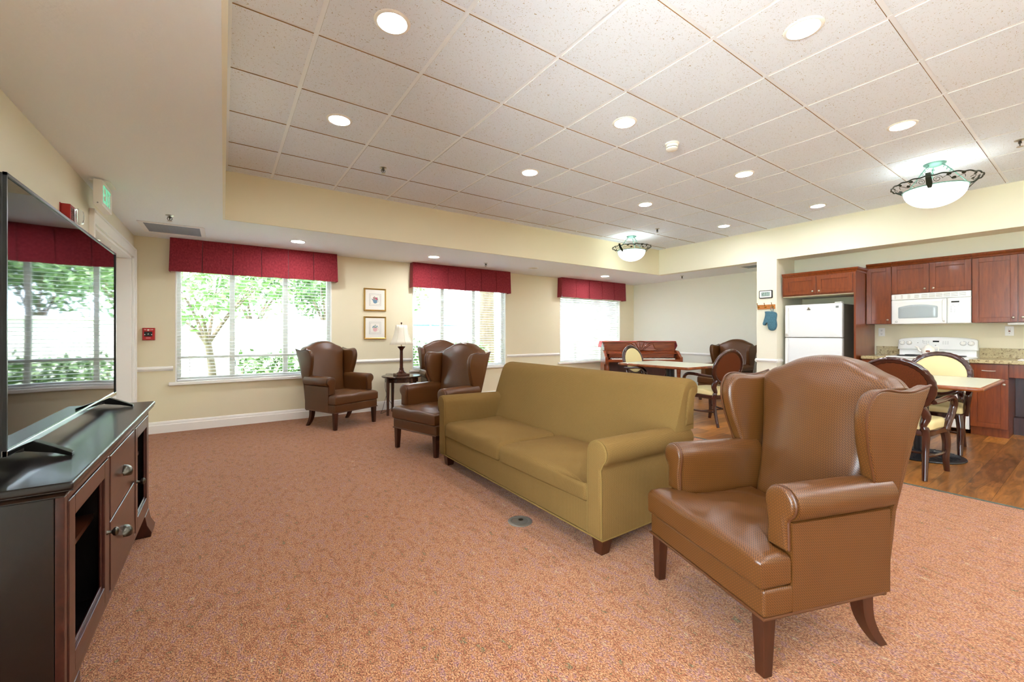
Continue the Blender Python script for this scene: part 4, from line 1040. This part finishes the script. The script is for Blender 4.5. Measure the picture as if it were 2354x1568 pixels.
# microwave
t = kroot('microwave_oven', 7.585, 1.751, 1.005, 1.335, 'white over the range microwave with arched window between the cherry wall cabinets', 'microwave'); w = .373; Wt = M['white_gloss']
MB().box(-w, .02, 0, w, XK-7.586, .405).build('oven_housing', Wt, t, bev=.004)
def bow(a, h): return -h-.022*(1-(a/w)**2)
MB().pillow(densify(rrect(-w, .0, .165, .322, .012), .05), 0, .03, .010, 0, nr=3, rings=5, r0=0, fn=lambda a, b, h: (a, .03+bow(a, h), b)).build('oven_door', Wt, t, smooth=60)
MB().pillow(densify(rrect(.168, .0, w, .322, .012), .05), 0, .03, .010, 0, nr=3, rings=5, r0=0, fn=lambda a, b, h: (a, .03+bow(a, h), b)).build('control_panel', Wt, t, smooth=60)
MB().pillow(densify(rrect(-w, .326, w, .404, .012), .05), 0, .03, .010, 0, nr=3, rings=5, r0=0, fn=lambda a, b, h: (a, .03+bow(a, h), b)).build('vent_panel', Wt, t, smooth=60)
m = MB()
for i in range(10):
    for j in range(4):
        x = -.34+i*.068; z = .345+j*.013; m.box(x, bow(x, .0015), z, x+.06, bow(x+.06, .0005)+.012, z+.0035)
m.build('vent_slot', M['fridge_side'], t)
win = rrect(-.30, .075, .085, .225, .012, 3); win = [(a, b + (.03*(1-((a+.107)/.19)**2) if b > .15 else 0)) for a, b in densify(win, .03)]
MB().pillow(win, 0, .002, .001, 0, nr=1, rings=4, r0=0, fn=lambda a, b, h: (a, bow(a, h), b)).build('door_window', M['mw_glass'], t, smooth=60)
fr = rrect(-.335, .045, .125, .285, .02, 4)
MB().tube([(a, bow(a, .0), b) for a, b in densify(fr, .04)], .0022, 5, closed=True).build('window_bead', Wt, t)
MB().tube(catmull([(.142, -.018, .03), (.142, -.055, .05), (.142, -.062, .16), (.142, -.055, .28), (.142, -.018, .30)], 5), .0125, 8).build('door_handle', Wt, t, smooth=60)
MB().box(.205, bow(.24, .003), .262, .275, bow(.24, -.004), .280).build('clock_display', M['display'], t)
m = MB()
for r_, n_ in ((.235, 2), (.225, 2), (.210, 4), (.190, 4), (.178, 4), (.166, 4), (.150, 4), (.138, 4)):
    for i in range(n_):
        x = .198+i*.09/max(n_-1, 1)*(.55 if n_ == 2 else 1)+(.012 if n_ == 2 else 0); m.box(x, bow(x, .0015), r_, x+(.022 if n_ == 2 else .013), bow(x, -.004), r_+.003)
m.build('keypad_print', M['grey'], t)
MB().tube([(-.32+.010*math.cos(a), bow(-.32, .001), .030+.010*math.sin(a)) for a in [2*PI*i/16 for i in range(16)]], .0022, 5, closed=True).build('round_emblem', M['grey'], t)

# range
t = kroot('kitchen_range', 7.33, 1.752, .988, 0, 'white freestanding electric range with curved control backguard below the microwave', 'stove'); w = .381
MB().box(-w, .03, .05, w, .64, .885).build('range_body', Wt, t, bev=.004)
MB().box(-w, 0, .885, w, .60, .905).build('cooktop', Wt, t, bev=.006)
MB().box(-w+.02, .0, .22, w-.02, .035, .80).build('oven_door', Wt, t, bev=.006)
MB().box(-w+.02, .0, .06, w-.02, .035, .21).build('storage_drawer', Wt, t, bev=.006)
MB().tube([(-.33, .0, .76), (-.33, -.045, .765), (.33, -.045, .765), (.33, .0, .76)], .011, 8).build('oven_handle', Wt, t)
MB().box(-.24, -.003, .36, .24, .005, .62).build('oven_window', M['display'], t)
for x, y, r_ in ((-.2, .17, .10), (-.2, .43, .075), (.2, .17, .075), (.2, .43, .10)):
    m = MB()
    for k in range(4): m.tube([(x+r_*(1-k*.22)*math.cos(a), y+r_*(1-k*.22)*math.sin(a), .914) for a in [2*PI*i/32 for i in range(32)]], .006, 6, closed=True)
    m.build('burner_coil', M['iron'], t)
top = catmull([(.381, 1.115), (.34, 1.135), (.20, 1.152), (0, 1.160), (-.20, 1.152), (-.34, 1.135), (-.381, 1.115)], 4)
MB().pillow(densify([(-.385, .985), (.385, .985)] + top, .05), 0, .07, .018, .0, nr=4, rings=4, r0=.006, fn=lambda a, b, h: (a, .625-h+(b-.985)*.16, b)).build('backguard', Wt, t, smooth=60)
MB().box(-.37, .585, .905, .37, .66, .99).build('backguard_riser', Wt, t)
yk = lambda z: .555+(z-.985)*.16
for x in (-.335, -.265, .255, .325):
    o = MB().lathe([(.026, 0), (.025, .008), (.022, .010), (.020, .024), (.001, .025)], n=20).box(-.005, -.020, .022, .005, .020, .034).build('control_knob', M['white'], t, smooth=40, loc=(x, yk(1.075)+.002, 1.075), rot=(81, 0, 0))
    MB().tube([(x+.030*math.cos(a), yk(1.075+.030*math.sin(a))-.0005, 1.075+.030*math.sin(a)) for a in [R(20+320*i/20-250) for i in range(21)]], .0012, 4).build('knob_scale', M['grey'], t)
MB().box(-.028, yk(1.098)-.003, 1.088, .032, yk(1.098)+.004, 1.108).build('clock_display', M['display'], t)
m = MB()
for cx in (-.09, .095):
    for i in range(3):
        for j in range(3): m.box(cx-.03+i*.022, yk(1.07+j*.016)-.002, 1.066+j*.016, cx-.03+i*.022+.013, yk(1.07+j*.016)+.004, 1.069+j*.016)
m.box(-.128, yk(1.085)-.0015, 1.058, -.126, yk(1.085)+.005, 1.118)
m.build('panel_print', M['grey'], t)
MB().cyl((0, yk(1.045)+.002, 1.045), (0, yk(1.045)-.002, 1.045), .006, n=12).build('round_emblem', M['grey'], t); MB().cyl((-.175, yk(1.075)+.002, 1.078), (-.175, yk(1.075)-.002, 1.078), .004, n=10).build('indicator_light', M['black'], t)

# teapot
t = empty('teapot', (7.64, 1.395, .921), -90, 'small cream teapot with a brown oval crest standing on the white range', 'teapot'); Pc = M['porcelain']
MB().lathe([(.04, 0), (.045, .004), (.062, .03), (.067, .055), (.060, .085), (.045, .105), (.036, .11), (.001, .11)], n=28).build('pot_body', Pc, t, smooth=60)
MB().lathe([(.040, .108), (.034, .120), (.014, .128), (.007, .132), (.011, .140), (.008, .148), (.001, .150)], n=20).build('pot_lid', Pc, t, smooth=60)
MB().tube(catmull([(-.05, 0, .035), (-.085, 0, .06), (-.10, 0, .095), (-.125, 0, .112)], 5), lambda f: .016-.009*f, 8).build('spout', Pc, t, smooth=60)
MB().tube(catmull([(.050, 0, .095), (.085, 0, .108), (.098, 0, .08), (.085, 0, .045), (.058, 0, .030)], 5), .005, 8).build('pot_handle', Pc, t, smooth=60)
MB().pillow([(.022*math.cos(2*PI*i/20), .052+.013*math.sin(2*PI*i/20)) for i in range(20)], 0, .003, .001, .001, nr=1, rings=2, r0=0, fn=lambda a, b, h: (a+.008, -.0655-h+((a+.008)**2)*7.2, b)).build('crest', M['table_edge'], t)

# counters and base cabinets
def counter(ya, yb_, label):
    t = kroot('kitchen_counter', 7.305, ya, yb_, .855, label, 'countertop', 'granite counters'); w = abs(ya-yb_)/2
    MB().box(-w, 0, 0, w, XK-7.306, .042).build('counter_slab', M['granite'], t, bev=.006)
    MB().box(-w, XK-7.325, .0425, w, XK-7.306, .165).build('backsplash', M['granite'], t, bev=.002)
    return t
counter(2.012, 1.757, 'short granite countertop between the refrigerator panel and the range')
ct = counter(.984, -.6, 'long granite countertop right of the range')
t = empty('kitchen_sink', (7.63, .33, .897), -90, 'pale sink rim in the granite countertop at the picture edge', 'sink')
MB().loops([[(*p, z) for p in inset(rrect(-.30, -.22, .30, .22, .05), d)] for d, z in ((0, 0.0005), (.004, .008), (.022, .008), (.03, .0005))], cap=False).build('rim', M['white'], t, smooth=50)
MB().box(-.268, -.188, .0006, .268, .188, .002).build('basin', M['grey'], t)
t = kroot('base_cabinet', 7.36, 2.012, 1.757, 0, 'narrow cherry base cabinet between the refrigerator panel and the range', 'cabinet', 'cherry base cabinets'); w = .1275
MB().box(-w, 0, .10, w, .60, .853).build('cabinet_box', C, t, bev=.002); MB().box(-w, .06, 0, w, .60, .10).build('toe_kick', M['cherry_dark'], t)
shaker(t, -w+.003, w-.003, .105, .68, w-.03, .62); MB().box(-w+.003, -.02, .69, w-.003, 0, .845).build('drawer', C, t, bev=.003)
t = kroot('base_cabinet', 7.36, .982, .685, 0, 'cherry base cabinet with one drawer and one door right of the range', 'cabinet', 'cherry base cabinets'); w = .1485
MB().box(-w, 0, .10, w, .60, .853).build('cabinet_box', C, t, bev=.002); MB().box(-w, .035, 0, w, .60, .10).build('toe_kick', M['cherry'], t)
shaker(t, -w+.003, w-.003, .105, .672, w-.028, .62)
dr = MB().box(-w+.003, -.02, .682, w-.003, 0, .845).build('drawer', C, t, bev=.003)
MB().tube(catmull([(-.05, -.02, .77), (-.045, -.042, .77), (0, -.048, .768), (.045, -.042, .77), (.05, -.02, .77)], 4), .0055, 8).build('drawer_pull', M['nickel'], dr)
t = kroot('sink_cabinet', 7.36, .683, -.6, 0, 'dark open knee space below the counter right of the cherry base cabinet', 'cabinet'); w = .6415
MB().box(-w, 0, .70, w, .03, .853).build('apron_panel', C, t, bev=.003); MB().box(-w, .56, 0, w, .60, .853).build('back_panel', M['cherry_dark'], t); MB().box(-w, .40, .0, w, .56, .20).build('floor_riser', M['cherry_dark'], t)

def outlet(y, z, label, duplex):
    t = empty('wall_outlet', (XK, y, z), -90, label, 'outlet', 'kitchen outlets')
    MB().pillow(rrect(-.037, -.06, .037, .06, .005), 0, .006, .003, 0, nr=2, rings=1, r0=0, fn=lambda a, b, h: (a, -h, b)).build('cover_plate', M['white'], t)
    m = MB()
    if duplex:
        for zz in (-.026, .026): m.box(-.008, -.0075, zz-.006, -.005, -.0055, zz+.008).box(.005, -.0075, zz-.006, .008, -.0055, zz+.008).box(-.003, -.0075, zz-.014, .003, -.0055, zz-.009)
    else: m.box(-.008, -.0085, -.012, .008, -.0055, .008).box(-.008, -.0075, .018, -.005, -.0055, .026).box(.005, -.0075, .018, .008, -.0055, .026).box(-.003, -.0075, -.032, .003, -.0055, -.026)
    m.build('receptacle_slot', M['table_edge'] if not duplex else M['grey'], t)
outlet(1.955, 1.225, 'pale wall outlet left of the range under the narrow wall cabinet', 1)
outlet(.737, 1.236, 'white wall outlet with dark buttons right of the range', 0)

# pier things
t = empty('digital_clock', (XT, 3.138, 1.825), -90, 'black and white digital clock reading 12:37 on the pier', 'clock')
MB().pillow(rrect(-.098, -.063, .098, .063, .014), 0, .022, .004, 0, nr=3, rings=1, r0=0, fn=lambda a, b, h: (a, -h, b)).build('clock_case', M['black'], t, smooth=50)
MB().pillow(rrect(-.086, -.050, .086, .052, .008), 0, .002, .001, 0, nr=1, rings=1, r0=0, fn=lambda a, b, h: (a, -.022-h, b)).build('clock_face', M['white'], t)
MB().box(-.062, -.0255, -.030, .066, -.0235, .034).build('lcd_panel', M['lcd'], t)
SEG = {'1': 'bc', '2': 'abged', '3': 'abgcd', '7': 'abc'}
def digit(m, ch, x, z, w, h, k=.004):
    q = {'a': (0, h-k, w, h), 'd': (0, 0, w, k), 'g': (0, h/2-k/2, w, h/2+k/2), 'b': (w-k, h/2, w, h), 'c': (w-k, 0, w, h/2), 'e': (0, 0, k, h/2), 'f': (0, h/2, k, h)}
    for s_ in SEG[ch]:
        a = q[s_]; m.box(x+a[0], -.0275, z+a[1], x+a[2], -.0252, z+a[3])
m = MB()
for ch, x in (('1', -.068), ('2', -.044), ('3', -.008), ('7', .020)): digit(m, ch, x, -.012, .020, .040)
m.box(-.017, -.0275, .012, -.013, -.0252, .016).box(-.017, -.0275, -.002, -.013, -.0252, .002)
for i in range(9): m.box(-.055+i*.012, -.0265, -.026, -.055+i*.012+.008, -.0252, -.020)
m.build('clock_digits', M['lcd_ink'], t)
t = empty('hook_rack', (XT, 3.132, 1.625), -90, 'small wooden rack with three metal hooks on the pier below the clock', 'hook rack')
MB().box(-.13, -.018, -.036, .13, 0, .036).build('backboard', M['pine'], t, bev=.004)
for x in (-.105, 0, .105):
    MB().lathe([(.012, 0), (.010, .004)], n=12).tube(catmull([(0, 0, .004), (0, .004, .03), (0, .03, .05), (0, .055, .062)], 4), .0045, 6).tube(catmull([(0, 0, .004), (0, -.012, .02), (0, -.016, .034), (0, -.004, .042)], 4), .0045, 6).sphere((0, .056, .063), .007).sphere((0, -.002, .043), .007).build('hook', M['brass'], t, smooth=60, loc=(x, -.018, 0), rot=(90, 0, 0))
t = empty('oven_mitt', (XT-.03, 3.055, 1.575), -90, 'blue oven mitt hanging from the right hook of the rack on the pier', 'oven mitt')
mo = catmull([(-.075, -.02), (.075, -.045), (.078, -.16), (.086, -.245), (.062, -.31), (.015, -.325), (-.028, -.305), (-.045, -.25), (-.052, -.195), (-.062, -.20), (-.075, -.235), (-.105, -.24), (-.118, -.215), (-.105, -.17), (-.088, -.11), (-.08, -.06)], 4, closed=True)[::-1]
MB().pillow(mo, 0, .045, .018, .008, nr=4, rings=4, r0=.010, fn=lambda a, b, h: (a+.0, .022-h, b)).build('mitt_body', M['mitt'], t, smooth=75)
MB().tube(catmull([(.012, 0, -.03), (.0, -.008, .02), (.018, -.012, .048), (.034, -.006, .02), (.026, 0, -.035)], 5), .004, 6).build('hanging_loop', M['mitt'], t)
m = MB()
for z in (-.055, -.075, -.095): m.tube([(-.076, -.022, z+.022), (0, -.027, z+.010), (.077, -.022, z)], .0025, 5)
m.build('cuff_seam', M['mitt'], t)

# ------------------------------------------------------------------ garden beyond the windows
struct(MB().box(-25, -40, -.35, 40, 45, -.15).build('garden_ground', M['lawn']))
struct(MB().box(-9, -6, -.15, XL-.4, 4, -.12).build('patio', M['concrete']))  # unseen pale paving added to bounce sunlight in through the side window
struct(MB().box(-25, 12.6, -.15, 40, 12.75, 1.52).box(-25, 12.56, 1.50, 40, 12.79, 1.58).build('garden_wall', M['fencewhite']))
def leaves(m, c, rad, n, sz, rnd, shell=.55):
    for _ in range(n):
        while True:
            p = Vector((rnd.uniform(-1, 1), rnd.uniform(-1, 1), rnd.uniform(-1, 1)))
            if shell < p.length < 1: break
        p = Vector((c[0]+p.x*rad[0], c[1]+p.y*rad[1], c[2]+p.z*rad[2]))
        a = Vector((rnd.gauss(0, 1), rnd.gauss(0, 1), rnd.gauss(0, 1))).normalized(); b = a.cross(Vector((rnd.gauss(0, 1), rnd.gauss(0, 1), rnd.gauss(0, 1)))).normalized()
        s = sz*rnd.uniform(.6, 1.3)
        m.face([m.bm.verts.new(p+q) for q in (-a*s, -b*s*.45, a*s, b*s*.45)])
def tree(x, y, h, crown_c, rad, n, label, mat, tr=.07, sz=.11, seed=1, blobs=5):
    t = empty('garden_tree', (x, y, -.15), 0, label, 'tree', 'trees in the garden'); rnd = random.Random(seed)
    m = MB(); m.tube(catmull([(0, 0, 0), (.04, .02, h*.5), (-.03, 0, h)], 4), lambda f: tr*(1-.35*f), 8)
    cs = []
    for k in range(blobs):
        a = 2*PI*k/blobs+rnd.random(); rr = rad*.6
        c = (rr*math.cos(a), rr*math.sin(a), crown_c+rnd.uniform(-.4, .5)*rad); cs.append(c)
        m.tube(catmull([(-.03, 0, h*.92), (c[0]*.4, c[1]*.4, h+(c[2]-h)*.45), c], 4), lambda f: tr*.5*(1-.8*f), 6)
    m.build('trunk', M['bark'], t, smooth=60)
    m = MB()
    for c in cs+[(0, 0, crown_c+.3*rad)]: leaves(m, c, (rad*.62, rad*.62, rad*.5), n, sz, rnd, .3)
    m.build('foliage', mat, t)
def hedge(x0, x1, y, h, d, label, seed, n=1500, mat='leaf'):
    t = empty('garden_hedge', ((x0+x1)/2, y, -.15), 0, label, 'hedge', 'hedges in the garden'); rnd = random.Random(seed); w = (x1-x0)/2; m = MB()
    for _ in range(n):
        px, py, pz = rnd.uniform(-w, w), rnd.uniform(-d, d), h*(rnd.random()**.6)*(1+.10*math.sin((x0+w)*3+_*.0)+.12*rnd.random())
        if rnd.random() < .06: pz += .18*rnd.random()
        leaves(m, (px, py, pz), (.04, .04, .04), 1, .07, rnd, 0)
    m.build('foliage', M[mat], t)
    s = MB()
    for i in range(int(w*5)): 
        x = -w+rnd.random()*2*w; s.tube([(x, 0, 0), (x+rnd.uniform(-.1, .1), rnd.uniform(-.1, .1), h*.8)], .012, 5)
    s.build('stem', M['bark'], t)
tree(-.20, 9.0, 1.25, 2.15, 1.15, 170, 'leafy garden tree with forked trunk at the left of the widest window', M['leaf2'], .075, .075, 3, 6)
tree(-2.3, 10.6, 1.4, 2.4, 1.2, 130, 'garden tree at the far left edge of the widest window', M['leaf2'], .06, .09, 4)
tree(.75, 14.5, 1.5, 2.7, 1.5, 240, 'tall tree behind the white garden wall, centre of the widest window', M['leaf'], .12, .13, 5)
tree(2.9, 15.2, 1.5, 2.7, 1.4, 240, 'tall tree behind the white garden wall at the right of the widest window', M['leaf'], .12, .13, 6)
tree(5.0, 14.6, 2.0, 3.0, 1.2, 150, 'young tree at the left pane of the middle window', M['leaf2'], .05, .09, 7)
tree(-2.2, 14.8, 2.0, 3.5, 1.7, 120, 'tall tree behind the white garden wall, far left', M['leaf'], .12, .13, 8)
hedge(.2, 3.0, 8.6, 1.0, .45, 'low leafy hedge outside the right panes of the widest window', 11, 2200)
hedge(-1.6, .1, 8.3, .45, .4, 'very low leafy hedge outside the left pane of the widest window', 12, 800)
hedge(3.2, 5.15, 8.7, 1.05, .4, 'leafy hedge outside the middle window', 13, 1500)
t = empty('palm_trunk', (5.46, 9.0, -.15), 0, 'thick pale palm trunk outside the right pane of the middle window', 'tree')
MB().lathe([(.20-.03*(k/24)+(.008 if k % 2 else 0), k*.14) for k in range(25)], n=16).build('trunk', M['bark'], t, smooth=60)
t = empty('patio_umbrella', (4.9, 11.2, -.15), 0, 'blue patio umbrella in the garden seen through the middle window', 'umbrella')
MB().cyl((0, 0, 0), (0, 0, 2.0), .022, n=10).build('pole', M['white'], t)
m = MB(); m.loops([[(r*math.cos(PI*k/4), r*math.sin(PI*k/4), z) for k in range(8)] for r, z in ((.95, 1.60), (.5, 1.82), (.04, 1.98), (.02, 2.0))], cap=False)
o = m.build('canopy', M['umb'], t); so = o.modifiers.new('S', 'SOLIDIFY'); so.thickness = .01
MB().lathe([(.24, 0), (.24, .06), (.03, .10)], n=20).build('umbrella_base', M['concrete'], t)
t = empty('neighbour_building', (12.5, 15.5, -.15), 0, 'white building wall far beyond the middle and far windows', 'building')
MB().box(-5, 0, 0, 8, 4, 5).build('building_wall', M['fencewhite'], t); MB().box(-5.3, -.4, 5, 8.3, 4.3, 5.25).build('building_roof', M['white'], t)
t = empty('bird_feeder', (.135, 9.0, .62), 0, 'tiny dark bird feeder hanging by the garden tree', 'bird feeder')
MB().lathe([(.05, 0), (.05, .09), (.075, .09), (.004, .15), (.004, .55)], n=12).build('feeder_body', M['iron'], t)

# ------------------------------------------------------------------ light, world, camera
for x in DLX:  # fill lamps added out of view behind the camera
    for y in (-.27, -1.49):
        al = bpy.data.lights.new('fill_lamp', 'AREA'); al.shape = 'DISK'; al.size = .15; al.energy = 2 if y > -1 else 7; al.color = (.95, .98, 1)
        ao = bpy.data.objects.new('fill_lamp', al); COL.objects.link(ao); ao.location = (x, y, ZC-.004)
w = bpy.data.worlds.new('World'); S.world = w; w.use_nodes = True
bg = w.node_tree.nodes['Background']; bg.inputs[0].default_value = (.72, .87, 1, 1); bg.inputs[1].default_value = 5.5
sun = bpy.data.lights.new('sun', 'SUN'); sun.energy = 13; sun.angle = R(3); sun.color = (1, .96, .88)
so = bpy.data.objects.new('sun', sun); COL.objects.link(so); so.rotation_euler = (R(13), 0, R(-40))
S.view_settings.view_transform = 'Standard'; S.view_settings.look = 'None'; S.view_settings.gamma = 1; S.view_settings.exposure = 2.42
try: S.view_settings.use_curve_mapping = False
except Exception: pass
cam = bpy.data.cameras.new('Camera'); co = bpy.data.objects.new('Camera', cam); COL.objects.link(co)
cam.sensor_width = 36; cam.lens = 958.15/2354*36; cam.shift_y = (767.03-784)/2354; cam.clip_start = .02; cam.clip_end = 200
co.location = (0, 0, 1.2035); co.rotation_euler = (R(90), 0, -.6055)
S.camera = co
S.cycles.use_denoising = True
S.cycles.max_bounces = 10; S.cycles.diffuse_bounces = 5; S.cycles.transparent_max_bounces = 12
S.cycles.sample_clamp_indirect = 6
